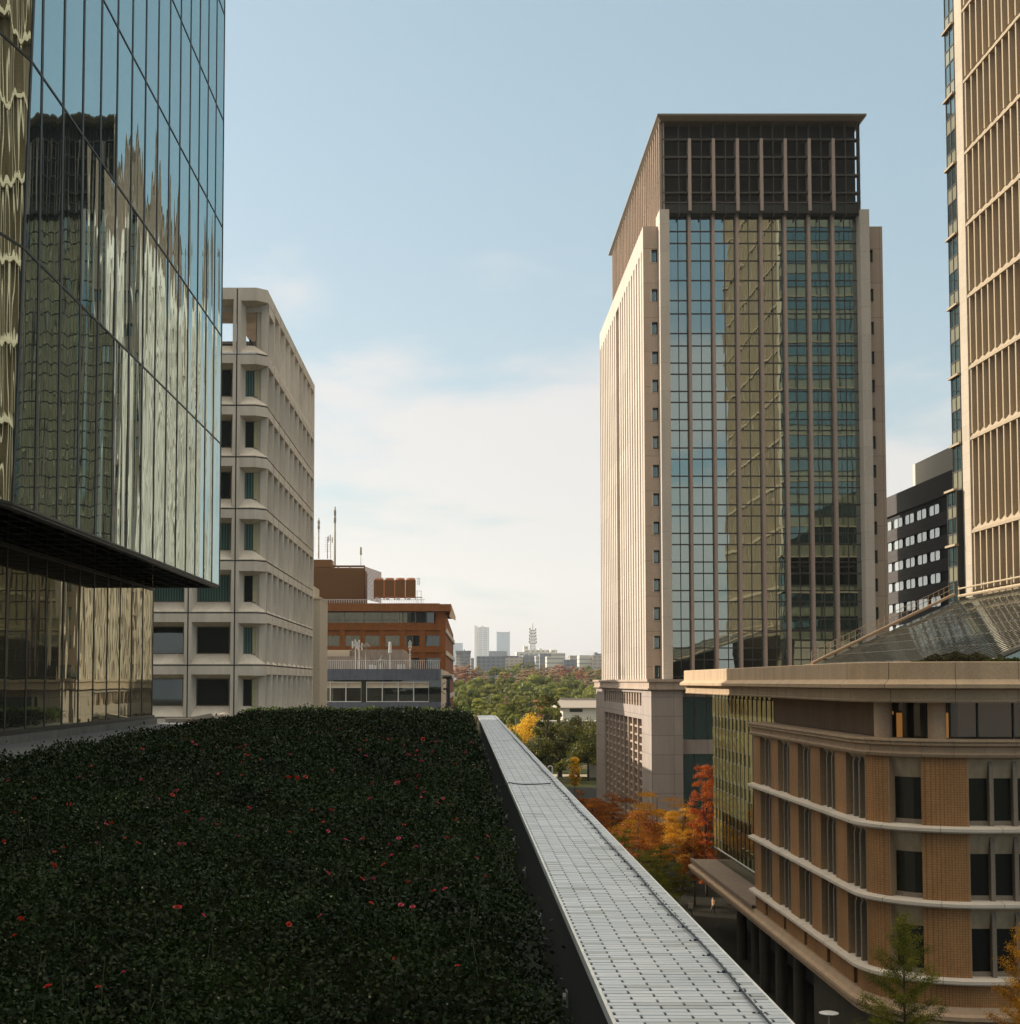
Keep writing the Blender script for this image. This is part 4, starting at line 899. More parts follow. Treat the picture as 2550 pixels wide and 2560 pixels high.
while zz > -GZ: vf.box(QX+.35, QX+1.2, ya, yb_, zz-.28, zz); zz -= 1.25
vf.build('stone_grille', MT['tower_stone'], pd)
pl_ = PX(1707, 1800, QY)
MB().box(pl_, 60, QY+1.2, QY+1.6, HZ(1886, QY), HZ(1850, QY)).box(pl_, 60, QY+1.2, QY+8, q1-1, q1).build('spandrel_band', MT['podium_stone'], pd)
mirror_glass('teal_glass', (.6, .75, .72), (.03, .07, .065), refl=.3, warp=.05)
for i in range(5):
    a = pl_+i*1.75; 
    for z0, z1 in ((HZ(1850, QY), q1-.6), (-GZ, HZ(1886, QY))):
        m = MB(); m.m = 0; m.poly([(a, QY+1.35, z0), (a+1.75, QY+1.35, z0), (a+1.75, QY+1.35, z1), (a, QY+1.35, z1)]); m.m = 1; m.box(a+1.7, a+1.8, QY+1.1, QY+1.33, z0, z1); m.build('glazing_bay', [MT['teal_glass'], MT['tower_mullion']], pd)

# ---------------------------------------------------------------- right tower with sunlit fins
stone('cream_stone', (.42, .355, .27), var=.04, scale=.4, grid=(4, 1.55), joint=.82, gridm=.03, streak=.06, fine=6)
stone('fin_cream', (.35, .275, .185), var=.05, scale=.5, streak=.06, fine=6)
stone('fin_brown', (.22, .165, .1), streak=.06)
mirror_glass('bay_glass', (.5, .7, .72), (.012, .028, .026), refl=.42, warp=.1); mirror_glass('bay_spandrel', (.7, .75, .65), (.21, .20, .13), refl=.2, warp=.05)
RX = 56.0; R = .3535; RY = RX/R
def rz(v): return HZ(v, RY)
bands = [rz(v) for v in (1329, 1097, 921, 742, 563, 384, 206)]
while bands[-1] < 112: bands.append(bands[-1]+8.05)
rt = thing('fin_tower', 'very tall cream tower with rows of vertical stone fins at the picture edge', 'building', (80, 135, -GZ))
Y0 = 108.0; RTOP = bands[-1]+2
bd = MB(); allf = []; z_lo = rz(1478)
fins_y = []; y = RY-.3
while y > Y0: fins_y.append(y); y -= 1.83
lev = [z_lo]+bands
for k, z in enumerate(bands):
    bd.box(RX-.08, RX+.5, Y0, RY, z-.16, z+.16)
    # splayed sill over the band
    bd.hexa([(RX-.02, Y0, z+.16), (RX+1.3, Y0, z+.16), (RX+1.3, RY, z+.16), (RX-.02, RY, z+.16)], [(RX+.75, Y0, z+1.25), (RX+1.3, Y0, z+1.25), (RX+1.3, RY, z+1.25), (RX+.75, RY, z+1.25)])
bd.build('edge_band', MT['fin_cream'], rt)
for k in range(len(lev)-1):
    z0, z1 = lev[k]+(.16 if k == 0 else .55), lev[k+1]-.16
    for y in fins_y:
        m = MB()
        m.hexa([(RX+.02, y-.30, z0), (RX+1.15, y-.30, z0), (RX+1.15, y, z0), (RX+.02, y, z0)], [(RX+.02, y-.30, z1), (RX+1.15, y-.30, z1), (RX+1.15, y, z1), (RX+.02, y, z1)])
        vis = (RX/y < .3846+.02) and HZ(0, RY) > z0
        allf.append((10-abs(RX/y-.36) if vis else .01/(1+k), m))
capped('stone_fin', MT['fin_cream'], rt, allf, 98)
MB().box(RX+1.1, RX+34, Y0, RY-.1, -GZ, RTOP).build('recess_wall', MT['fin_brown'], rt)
YS = RX/.3475; YB = RX/.3412
MB().box(RX, RX+1.5, RY+.35, YS, -GZ, RTOP).build('corner_stone', MT['cream_stone'], rt)
MB().box(RX+1.0, RX+34, RY-.1, YB-.1, -GZ, RTOP).build('corner_core', MT['cream_stone'], rt)
# glazed bay strip, two storeys per band: ledge, window, spandrel
bays = []; lg = MB(); half = []
full = sorted([rz(1500)-6]+[b_ for b_ in bands])
mls = MB()
def strip(z0, z1, xo):
    h = (z1-z0)/2
    for q in range(2):
        a = z0+h*q
        for (t0, t1, mi) in ((a, a+h*.42, 1), (a+h*.42, a+h, 0)):
            m = MB(); m.m = mi
            for s0, s1 in ((YS, (YS+YB)/2), ((YS+YB)/2, YB)): m.poly([(xo, s1, t0), (xo, s0, t0), (xo, s0, t1), (xo, s1, t1)])
            m.poly([(xo, YB, t0), (xo, YB, t1), (RX+34, YB, t1), (RX+34, YB, t0)])
            bays.append((10 if HZ(0, YB) > t0 else .1, m))
            mls.box(xo-.08, xo+.02, YS, YB, t0-.06, t0+.06); mls.box(xo, RX+34, YB+.02, YB+.1, t0-.06, t0+.06)
    for s in (YS+.04, (YS+YB)/2, YB): mls.box(xo-.08, xo+.02, s-.05, s+.05, z0, z1)
    for i in range(18): mls.box(RX+i*1.9, RX+i*1.9+.1, YB, YB+.1, z0, z1)
    lg.box(xo-.35, xo+.1, YS, YB+.3, z1-.12, z1+.12); lg.box(xo-.3, RX+34, YB, YB+.3, z1-.12, z1+.12)
off = rz(1105)-bands[1]
for k in range(len(bands)-1): strip(bands[k], bands[k+1], RX-.02 if k > 0 else RX-.02)
zlow0 = rz(1318); strip(rz(1349)-8.3, rz(1349)-.3, RX-.7); strip(rz(1349)-.3, bands[1]-5.2, RX-.7)
capped('bay_window', [MT['bay_glass'], MT['bay_spandrel']], rt, bays, 60)
mls.build('bay_mullions', MT['tower_mullion'], rt); lg.build('bay_ledge', MT['fin_cream'], rt)
MB().box(RX-.66, RX+1, YS+.1, YB-.05, -GZ, bands[1]-5.3).build('bay_core', MT['soffit_dark'], rt)
# ---------------------------------------------------------------- curved brick-tile building on the right
stone('brick_mosaic', (.375, .19, .072), var=.14, scale=.6, grid=(.11, .13), joint=.62, gridm=.016, offset=0.0, streak=.12, fine=9, rough=.75)
stone('tan_stone', (.45, .325, .205), var=.05, scale=.5, streak=.14, fine=12)
stone('tan_stone_small', (.42, .295, .19), var=.05, scale=.5, streak=.14, fine=12)
stone('sill_stone', (.60, .525, .43), var=.05, scale=.6, streak=.05)
stone('brown_louvre', (.17, .105, .06), grid=(.12, 30), joint=.7, gridm=.02, streak=.2)
stone('splay_tan', (.40, .31, .2), streak=.08)
plain('fin_grey', (.2, .16, .115), .7); plain('brick_cap', (.3, .2, .11), .7)
mirror_glass('night_window', (.5, .5, .42), (.005, .006, .0035), refl=.04, warp=.15, wscale=.6)
bb = thing('curved_brick_building', 'tan brick tile building with a rounded corner, projecting stone sills and deep cornice', 'building', (34, 95, -GZ))
PX0, AY, ACX, ACY, AR = 21.9, 80.9, 26.9, 80.9, 5.0
ARC = AR*math.pi/2; YF0 = 109.2; S1 = YF0-AY; S2 = S1+ARC
def pp(s, off=0.0):
    """plan point at arc length s, off metres outward"""
    if s <= S1: return (PX0-off, YF0-s)
    if s <= S2:
        a = (s-S1)/AR; return (ACX-(AR+off)*math.cos(a), ACY-(AR+off)*math.sin(a))
    return (ACX+(s-S2), ACY-AR-off)
def srange(s0, s1, step=.55):
    """sample s, straight parts as single spans"""
    pts = [s0]
    for b in (S1, S2):
        if s0 < b < s1: pts.append(b)
    if s1 > S1 and s0 < S2:
        a = max(s0, S1); n = max(1, int((min(s1, S2)-a)/step)); pts += [a+(min(s1, S2)-a)*i/n for i in range(n+1)]
    pts.append(s1); pts = sorted(set(round(p, 4) for p in pts)); return pts
def band(mb, s0, s1, prof, close=True):
    """sweep a profile [(off, z)...] along the wall"""
    ss = srange(s0, s1); P = []
    for s in ss: P.append([(*pp(s, o), z) for o, z in prof])
    n = len(prof)
    for i in range(len(ss)-1):
        for k in range(n):
            l = (k+1) % n
            mb.poly([P[i][k], P[i+1][k], P[i+1][l], P[i][l]])
    if close: mb.poly(P[0][::-1]); mb.poly(P[-1])
def slabp(o0, o1, z0, z1): return [(o0, z0), (o1, z0), (o1, z1), (o0, z1)]
SEND = S2+34
zs = [-3.94, -7.5, -11.35, -15.25]      # top of wall, then sill heights
# brick piers (s from, s to)
OP = [(2.5, 6.2), (8.5, 12.0), (14.4, 17.8), (20.2, 23.8), (26.2, 29.6)]
BR = [(0, 2.5), (6.2, 8.5), (12.0, 14.4), (17.8, 20.2), (23.8, 26.2), (29.6, 31.4), (33.25, 35.6)]
x = 35.6
NICH = [(31.4, 33.25)]
while x < SEND-8:
    NICH.append((x, x+6.2)); BR.append((x+6.2, x+8.8)); x += 8.8
flo = [(-7.5, -3.94), (-11.35, -7.85), (-15.25, -11.7)]
for s0, s1 in BR:
    br = MB()
    for z0, z1 in flo: band(br, s0, s1, slabp(-1.1, 0, z0, z1))
    br.build('brick_pier', MT['brick_mosaic'], bb)
for s0, s1 in OP:
    for z0, z1 in flo:
        for e0, e1, d in ((s0-.02, s0+.06, .035), (s1-.06, s1+.02, .02)): cap_ = MB(); band(cap_, e0, e1, slabp(-1.0, d, z0, z1)); cap_.build('pier_edge', MT['brick_cap'], bb)
for s0, s1 in NICH:
    for z0, z1 in flo: cap_ = MB(); band(cap_, s0-.03, s0+.03, slabp(-1.0, .02, z0, z1)); cap_.build('pier_edge', MT['brick_cap'], bb)
wn = []; fn = []
for (s0, s1) in OP+NICH:
    for fi, (z0, z1) in enumerate(flo):
        spl = MB(); m = MB(); zt_ = z1-1.1; RC = .95 if s0 < 30 else .5
        for a, b_ in zip(srange(s0, s1)[:-1], srange(s0, s1)[1:]):
            m.m = 0; p, q = pp(a, -RC), pp(b_, -RC); m.poly([(*p, z0), (*q, z0), (*q, zt_), (*p, zt_)])
        band_m = MB(); band(band_m, s0, s1, slabp(-RC, -RC+.09, z0+.02, z0+.26)); 
        m2 = merge([m]); n = len(m2.v); m2.v += band_m.v; m2.f += [tuple(n+i for i in f) for f in band_m.f]; m2.mi += [1]*len(band_m.f)
        wn.append(((9 if s0 > 30 else 5)-fi*.1-(s0 > 50)*8, m2))
        # splayed lintel from the face down to the glass
        ss = srange(s0, s1)
        for a, b_ in zip(ss[:-1], ss[1:]): spl.poly([(*pp(a, -.2), z1-.12), (*pp(b_, -.2), z1-.12), (*pp(b_, -RC+.02), zt_), (*pp(a, -RC+.02), zt_)])
        band(spl, s0, s1, slabp(-RC-.02, -.18, z1-.14, z1)); spl.build('window_splay', MT['splay_tan'], bb)
        nfin = 2 if s1-s0 > 3 and s0 < 30 else (0 if s1-s0 < 3 else 4)
        for k in range(nfin):
            sc = s0+(s1-s0)*(k+1)/(nfin+1)
            f = MB(); band(f, sc-.11, sc+.11, [(-RC+.01, z0), (-.1, z0), (-.1, z1-.5), (-.25, z1-.14), (-RC+.01, z1-.14)]); fn.append((5-(s0 > 50)*4, f))
capped_win('window', [MT['night_window'], MT['fin_grey']], bb, wn, (0,), 60); capped('window_fin', MT['fin_grey'], bb, fn, 60)
si = MB()
for z in zs[1:]:
    band(si, -.25, SEND, [(-.95, z-.35), (.25, z-.35), (.25, z-.3), (.42, z-.26), (.42, z-.10), (.0, z+.0), (-.95, z+.04)])
si.build('stone_sill', MT['sill_stone'], bb)
# base storey with slots
bs = MB(); zb0, zb1 = -16.75, -15.6
slots = [3.5, 9.4, 15.3, 21.1, 27.0]
cur = 0
for s in slots+[SEND]:
    band(bs, cur, s if s < SEND else SEND, slabp(-.8, -.05, zb0, zb1)); cur = s+.75
bs.build('base_brick', MT['brick_mosaic'], bb)
bd = MB(); band(bd, 0, SEND-1, slabp(-1.2, -.5, zb0, zb1)); bd.build('base_slots', MT['night_window'], bb)
bc = MB(); band(bc, -28.4, SEND, [(-1.0, -17.75), (.30, -17.75), (.34, -17.5), (.52, -17.35), (.52, -17.15), (.25, -17.05), (.1, -16.75), (-1.0, -16.75)]); bc.build('base_cornice', MT['tan_stone_small'], bb)
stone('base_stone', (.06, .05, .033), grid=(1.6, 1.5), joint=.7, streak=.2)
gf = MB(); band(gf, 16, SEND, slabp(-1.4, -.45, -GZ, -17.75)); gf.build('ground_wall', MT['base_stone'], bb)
for s in (-12, -6, 0.5, 6, 11.5): c = pp(s, -1.3 if s < 0 else -.6); MB().lathe([(.42, -GZ), (.42, -17.6)], (c[0], c[1], 0), 16).build('arcade_column', MT['base_stone'], bb, smooth=True)
MB().box(26.5, 55, 109.3, 136, -GZ, -17.6).build('arcade_back_wall', MT['soffit_dark'], bb)
# lower cornice, recessed top storey, columns
lc = MB(); band(lc, -.2, SEND, [(-1.0, -3.94), (.22, -3.94), (.30, -3.78), (.12, -3.7), (.12, -3.42), (.38, -3.32), (.38, -3.2), (.48, -3.12), (.48, -3.02), (-1.0, -3.0)]); lc.build('lower_cornice', MT['tan_stone_small'], bb)
rc = MB(); band(rc, .9, 29.2, slabp(-2.2, -1.35, -3.02, -1.05)); rc.build('recessed_wall', MT['brown_louvre'], bb)
warm = bpy.data.materials.new('lobby_glow'); warm.use_nodes = True; MT['lobby_glow'] = warm; wb = warm.node_tree.nodes['Principled BSDF']; setin(wb, {'Base Color': (.35, .16, .04, 1), 'Emission Color': (1, .42, .08, 1), 'Emission Strength': .13})
tg = []
s = 29.2
while s < SEND-2:
    m = MB(); e = s+1.9
    for a, b_ in zip(srange(s, e)[:-1], srange(s, e)[1:]):
        m.m = 0; p, q = pp(a, -1.9), pp(b_, -1.9); m.poly([(*p, -3.02), (*q, -3.02), (*q, -1.05), (*p, -1.05)])
    m.m = 1; c = pp(s, -1.85); m.box(c[0]-.04, c[0]+.04, c[1]-.04, c[1]+.04, -3.02, -1.05)
    tg.append((5, m)); s = e
mirror_glass('top_glass', (.6, .5, .4), (.02, .015, .008), refl=.10, warp=.1)
capped('top_window', [MT['top_glass'], MT['dark_frame']], bb, tg, 12)
for ang, y_, r in ((1054, 79.0, .47), (1188, 77.3, .47)):
    c = (ang/F*y_, y_); m = MB().lathe([(r, -3.02), (r, -1.05)], (c[0], c[1], 0), 28); m.build('round_column', MT['tan_stone_small'], bb, smooth=True)
for u, v0, v1, w_ in ((2249, 1782, 1843, 16), (2232, 1778, 1786, 3), (2364, 1782, 1845, 13)):   # lit timber inside the lobby
    x, y, z = PT(u, v0, 79.6 if u < 2300 else 77.85)
    MB().box(x-w_/2/F*y, x+w_/2/F*y, y-.02, y+.02, HZ(v1, y), z).build('lobby_panel', MT['lobby_glow'], bb)
# great cornice
gc = MB(); prof = [(-2.4, -1.1), (.45, -1.1), (.50, -1.02), (.42, -.95), (.46, -.42), (.62, -.38), (1.0, -.34), (1.02, -.14), (.66, .08), (.6, .12), (.6, 1.0), (.56, 1.04), (-2.4, 1.04)]
band(gc, -29.5, SEND, prof); gc.build('great_cornice', MT['tan_stone'], bb)
plain('stone_joint', (.10, .08, .05), .9)
jn = MB()
def joints_(prof, s, e, step, w_=.022):
    P = [(o+(.006 if o > -.5 else 0), z) for o, z in prof]
    while s < e: band(jn, s, s+w_, P); s += step
joints_(prof, -27, SEND-2, 3.1); joints_([(-1.0, -3.94), (.22, -3.94), (.30, -3.78), (.12, -3.7), (.12, -3.42), (.38, -3.32), (.38, -3.2), (.48, -3.12), (.48, -3.02), (-1.0, -3.0)], .8, SEND-2, 1.55, .014)
for z in zs[1:]: joints_([(-.95, z-.35), (.25, z-.35), (.25, z-.3), (.42, z-.26), (.42, z-.10), (.0, z+.0), (-.95, z+.04)], 1.2, SEND-2, 3.0)
jn.build('stone_joints', MT['stone_joint'], bb)
fl = [pp(s, -.5) for s in srange(-29.4, SEND)]
MB().prism(fl+[(60.5, 104), (54.8, 150), (30, 140)][:0]+[(60.0, 138.5)], -1.0, .85).build('roof_slab', MT['deck_wall'], bb)
MB().prism([(22.9, YF0-.02)]+[pp(s, -1.5) for s in srange(.2, SEND)]+[(60, 108.5)], -16.7, -3.1).build('core', MT['soffit_dark'], bb)
MB().prism([(23.9, 108)]+[pp(s, -2.4) for s in srange(1.5, SEND-1)]+[(60, 107)], -3.1, -1.02).build('top_core', MT['soffit_dark'], bb)
# green glass wing behind
mirror_glass('green_wing_glass', (.78, .80, .46), (.085, .085, .025), refl=.5, warp=.9, wscale=.7, stretch=(1, 1, .5), dist=.05)
wg = []; wx = 25.4
for k in range(20):
    y0 = 109.0+k*1.92; m = MB(); m.m = 0
    cx_ = lambda y: wx+.001*max(0, y-128)**2*.5
    yy1 = y0+1.92
    zz = -16.55; r = 0
    while zz < -1.2:
        z1 = min(-1.1, zz+(1.9 if r % 2 else 1.1)); d = .05 if r % 2 else 0
        m.m = 0; m.poly([(cx_(y0)-d, y0, zz), (cx_(y0)-d, y0, z1), (cx_(yy1)-.06-d, yy1, z1), (cx_(yy1)-.06-d, yy1, zz)])
        m.m = 1; m.hexa([(cx_(y0)-.1, y0, zz-.03), (cx_(y0), y0, zz-.03), (cx_(yy1), yy1, zz-.03), (cx_(yy1)-.1, yy1, zz-.03)], [(cx_(y0)-.1, y0, zz+.03), (cx_(y0), y0, zz+.03), (cx_(yy1), yy1, zz+.03), (cx_(yy1)-.1, yy1, zz+.03)])
        zz = z1; r += 1
    m.box(cx_(y0)-.16, cx_(y0), y0-.05, y0+.05, -16.6, -1.1); wg.append((5, m))
capped('wing_glazing', [MT['green_wing_glass'], MT['tower_mullion']], bb, wg, 60)
MB().box(28.9, 55, 109, 143, -GZ, -1.1).build('wing_core', MT['soffit_dark'], bb)
# terrace slab and glass balustrade
stone('slab_stone', (.22, .165, .125), grid=(1.2, 1.2), joint=.8, streak=0)
sb = MB(); sb.box(21.62, 26.6, YF0-.3, 137.5, -16.74, -16.6); sb.box(22.9, 26, YF0-.3, 137.2, -17.6, -16.76); sb.box(21.56, 21.8, YF0-.3, 137.58, -16.745, -16.5); sb.build('terrace_slab', MT['slab_stone'], bb)
gbx = MB(); gbx.box(23.98, 24.0, YF0-.2, 137, -16.6, -15.55); mg, ntg, bg_ = nodes('clear_glass'); 
outg = ntg.nodes['Material Output']; trn = N(ntg, 'ShaderNodeBsdfTransparent'); trn.inputs[0].default_value = (.75, .8, .75, 1); gls = N(ntg, 'ShaderNodeBsdfGlossy'); gls.inputs['Roughness'].default_value = .02
mxg2 = N(ntg, 'ShaderNodeMixShader'); mxg2.inputs[0].default_value = .14; ntg.links.new(trn.outputs[0], mxg2.inputs[1]); ntg.links.new(gls.outputs[0], mxg2.inputs[2]); ntg.links.new(mxg2.outputs[0], outg.inputs['Surface'])
gbx.build('glass_balustrade', mg, bb); MB().box(23.93, 24.05, YF0-.2, 137, -15.55, -15.47).build('handrail', MT['white_metal'], bb)
# glazed roof rising to the tall tower
mirror_glass('roof_glass', (.85, .9, .88), (.06, .06, .04), refl=.72, warp=.25, wscale=.5, stretch=(1, 1, 1), dist=.03, rough=.03, lean=0)
gr = thing('glass_roof', 'sloping ribbed glass roof climbing from the cornice to the fin tower', 'glass roof', (43, 120, 1.2))
A = np.array((34.6, 140, 1.75)); B = np.array((29.5, 79.5, 1.32)); Cc = np.array((54.6, 158.5, 9.0)); D = np.array((55.4, 100, 9.4))
def qp(a, t): return (1-t)*((1-a)*A+a*B)+t*((1-a)*Cc+a*D)     # a: along the eave, t: up the slope
gp_ = MB(); rb_ = MB(); NA, NT = 26, 8
for i in range(NA):
    for j in range(NT):
        gp_.poly([qp(i/NA, j/NT), qp(i/NA, (j+1)/NT), qp((i+1)/NA, (j+1)/NT), qp((i+1)/NA, j/NT)][::-1])
gp_.build('roof_panes', MT['roof_glass'], gr)
for i in range(57):
    a = i/56; p, q = qp(a, 0), qp(a, 1); p2, q2 = qp(a+.0022, 0), qp(a+.0022, 1); e = np.array((0, 0, .004)); h = np.array((0, 0, .028)); rb_.hexa([p+e, p2+e, q2+e, q+e], [p+h, p2+h, q2+h, q+h])
for j in range(NT+1):
    t = j/NT; rb_.tube(qp(0, t)+(0, 0, .0), qp(1, t)+(0, 0, .0), .02, k=4)
rb_.build('roof_ribs', plain('rib_bronze', (.06, .055, .04), .7, 0), gr)
ev = MB(); e0, e1 = A+(-.8, 1, -.9), B+(-.4, -.5, -.6)
ev.hexa([A+(-1.2, 1, -1.0), B+(-1.0, -.4, -.6), B+(.3, 0, -.6), A+(.3, 1, -1)], [A+(-1.2, 1, -.1), B+(-1.0, -.4, -.12), B+(.3, 0, -.05), A+(.3, 1, -.05)]); ev.build('eave_gutter', MT['tan_stone_small'], gr)
ge = MB(); ge.hexa([B+(0, -.1, -.6), D+(0, -.1, -9), D+(0, .1, -9), B+(0, .1, -.6)], [B+(0, -.1, -.02), D+(0, -.1, -.02), D+(0, .1, -.02), B+(0, .1, -.02)]); ge.build('end_glazing', MT['teal_glass'], gr)
vb = MB(); vb.tube(B+(-.1, -.2, .05), D+(0, -.2, .1), .16, k=6); vb.build('verge_beam', MT['rib_bronze'], gr)
hb = MB()
for dz, rr in ((.9, .17), (1.7, .1)): hb.tube(Cc+(-.2, 0, dz-.6), D+(-.2, 0, dz-.6), rr, k=6)
for k in range(9): p = Cc+(D-Cc)*k/8; hb.tube(p+(-.2, 0, -.2), p+(-.2, 0, 1.4), .07, k=4)
hb.build('head_gutter', MT['splay_tan'], gr)
# maintenance walkway up the far verge
wk = MB(); p0 = A+(-.6, .9, .0); p1 = Cc+(-.2, 1.5, .6); wk.tube(p0, p1, .16, k=6)
for k in range(26):
    p = p0+(p1-p0)*k/25; wk.tube(p, p+(0, 0, 1.2), .025, k=4)
wk.tube(p0+(0, 0, 1.2), p1+(0, 0, 1.2), .03, k=4); wk.tube(p0+(0, 0, .65), p1+(0, 0, .65), .03, k=4)
wk.build('walkway_rail', plain('rail_bronze', (.36, .26, .17), .5, .2), gr)
# hedge on the roof edge
leafmat('hedge_leaf', (.035, .035, .012), (.09, .075, .025), scale=1.5, rnd=0, trans=.2)
def bush(name, x0, x1, y0, y1, z0, h, n, mat, label, size=.06, seed=1):
    g = np.random.default_rng(seed); x = g.uniform(0, 1, n); y = g.uniform(0, 1, n)
    hh = h*(1-np.abs(2*x-1)**5)*(.85+.15*np.sin(x*17)+.08*np.sin(x*43)); z = z0+hh*g.uniform(.15, 1, n)**.6*(1-.35*np.abs(2*y-1)**2)
    me = quadmesh(name, leafquads(np.stack([x0+(x1-x0)*x, y0+(y1-y0)*y, z], 1), g.uniform(.7, 1.3, n)*size, rng=g), MT[mat])
    o = bpy.data.objects.new(name, me); COL.objects.link(o); return tag(o, label, 'hedge')
bush('roof_hedge', PX(2310, 1640, 78), PX(2482, 1640, 78), 77.4, 78.8, .95, .62, 9000, 'hedge_leaf', 'rounded dark hedge on the roof edge in front of the glass roof', seed=3)
leafmat('low_green', (.05, .07, .015), (.12, .12, .03), scale=1.5, rnd=0)
bush('low_planting', PX(2455, 1640, 77.2), PX(2560, 1640, 77.2), 76.8, 77.6, .95, .3, 4000, 'low_green', 'low yellow-green planting at the hedge end by the dark end wall', seed=4)
bush('low_planting', PX(2275, 1650, 78), PX(2330, 1650, 78), 77.4, 78.2, .95, .16, 1500, 'low_green', 'low green tuft at the start of the roof hedge', seed=5)

# ---------------------------------------------------------------- people, lamp and small things in the street
plain('skin', (.5, .3, .2), .6); plain('hair', (.02, .015, .012), .5)
def person(name, loc, face, shirt, trousers, label, stride=.25, arm=.2, h=1.7):
    o = thing(name, label, 'person', loc)
    verts = []; edges = []; rad = []
    def V(x, y, z, r): verts.append((x, y, z*h/1.7)); rad.append(r); return len(verts)-1
    pel = V(0, 0, .92, .15); ch = V(0, 0, 1.18, .14); sh_ = V(0, 0, 1.40, .13); nk = V(0, .01, 1.48, .055); hd = V(0, .02, 1.60, .095); ht = V(0, .015, 1.67, .075)
    edges += [(pel, ch), (ch, sh_), (sh_, nk), (nk, hd), (hd, ht)]
    for s in (-1, 1):
        a = V(.09*s, 0, .86, .1); k = V(.1*s, .12*s*stride/.25+.05, .48, .068); f = V(.1*s, s*stride, .09, .045); t = V(.1*s, s*stride+.17, .04, .04); edges += [(pel, a), (a, k), (k, f), (f, t)]
        u = V(.19*s, 0, 1.38, .06); e = V(.24*s, -s*arm*.4, 1.12, .045); w_ = V(.23*s, -s*arm+.08, .88, .032); hn = V(.22*s, -s*arm+.12, .8, .035); edges += [(sh_, u), (u, e), (e, w_), (w_, hn)]
    me = bpy.data.meshes.new('body'); me.from_pydata(verts, edges, [])
    b_ = bpy.data.objects.new('body', me); COL.objects.link(b_); b_.parent = o; b_.rotation_euler = (0, 0, face)
    sk = b_.modifiers.new('skin', 'SKIN'); 
    for v_, r in zip(me.skin_vertices[0].data, rad): v_.radius = (r, r*.8)
    me.skin_vertices[0].data[0].use_root = True
    sb_ = b_.modifiers.new('sub', 'SUBSURF'); sb_.levels = 1; sb_.render_levels = 2
    m, nt_, bs_ = nodes(name+'_clothes'); tc_ = N(nt_, 'ShaderNodeTexCoord'); sx_ = N(nt_, 'ShaderNodeSeparateXYZ'); nt_.links.new(tc_.outputs['Object'], sx_.inputs[0])
    cr_ = N(nt_, 'ShaderNodeValToRGB'); cr_.color_ramp.interpolation = 'CONSTANT'
    el_ = cr_.color_ramp.elements; el_[0].position = 0; el_[0].color = (.02, .02, .02, 1); el_[1].position = .045; el_[1].color = rgba(trousers)
    for p_, c_ in ((.46, shirt), (.725, (.5, .3, .2)), (.83, (.02, .015, .012))): e_ = el_.new(p_); e_.color = rgba(c_)
    dv = N(nt_, 'ShaderNodeMath', operation='DIVIDE'); dv.inputs[1].default_value = 2.0; nt_.links.new(sx_.outputs[2], dv.inputs[0]); nt_.links.new(dv.outputs[0], cr_.inputs[0]); nt_.links.new(cr_.outputs[0], bs_.inputs['Base Color'])
    me.materials.append(m); return o
x, y, z = PT(1726, 2283, 142); person('person', (x, 142, -GZ+.12), 2.6, (.55, .5, .4), (.09, .09, .1), 'person in a pale top walking out from under the terrace', .3)
x = PX(1783, 2275, 144); person('person', (x, 144, -GZ+.12), 2.2, (.5, .3, .15), (.05, .05, .06), 'person in an orange-brown top walking behind the pale-topped person', .22)
# street lamps
def dish_lamp(u, v, Y, label, h=4.2):
    x, _, z = PT(u, v, Y); o = thing('street_lamp', label, 'street lamp', (x, Y, -GZ+.12))
    MB().tube((x, Y, -GZ+.12), (x, Y, z-.05), .07, .05, k=8).build('pole', MT['old_steel'], o)
    MB().lathe([(.02, .0), (.3, -.02), (.52, -.08), (.5, -.12), (.1, -.1)], (x, Y, z+.08), 20).build('lamp_dish', MT['white_metal'], o)
dish_lamp(2072, 2532, 78, 'pale dish lamp on a pole at the foot of the brick building')
x, _, z = PT(1381, 1920, 330); sl_ = thing('street_lamp', 'slim white hooked lamp post in front of the dark park tree', 'street lamp', (x, 330, -GZ))
MB().path([(x, 330, -GZ), (x, 330, HZ(1917, 330)), (x-.5, 330, HZ(1915, 330)), (x-.95, 330, HZ(1916.5, 330)), (x-.95, 330, HZ(1919.5, 330))], .16, 6).build('pole', MT['white_metal'], sl_)
tl = thing('traffic_light', 'distant grey post standing between parapet and yellow ginkgo', 'post', (PX(1289, 1850, 300), 300, -GZ))
MB().tube((PX(1289, 1850, 300), 300, -GZ), (PX(1289, 1850, 300), 300, HZ(1797, 300)), .12, k=6).build('pole', MT['white_metal'], tl)
# planters and benches in the dark street
pln = MB().prism([(17.6+.9*math.cos(t), 92+.9*math.sin(t)) for t in np.linspace(0, 2*math.pi, 14)[:-1]], -GZ+.12, -GZ+.7); one(pln, 'round_planter', MT['plaza_stone'], 'round stone planter on the dark pavement under the brick building', 'planter')
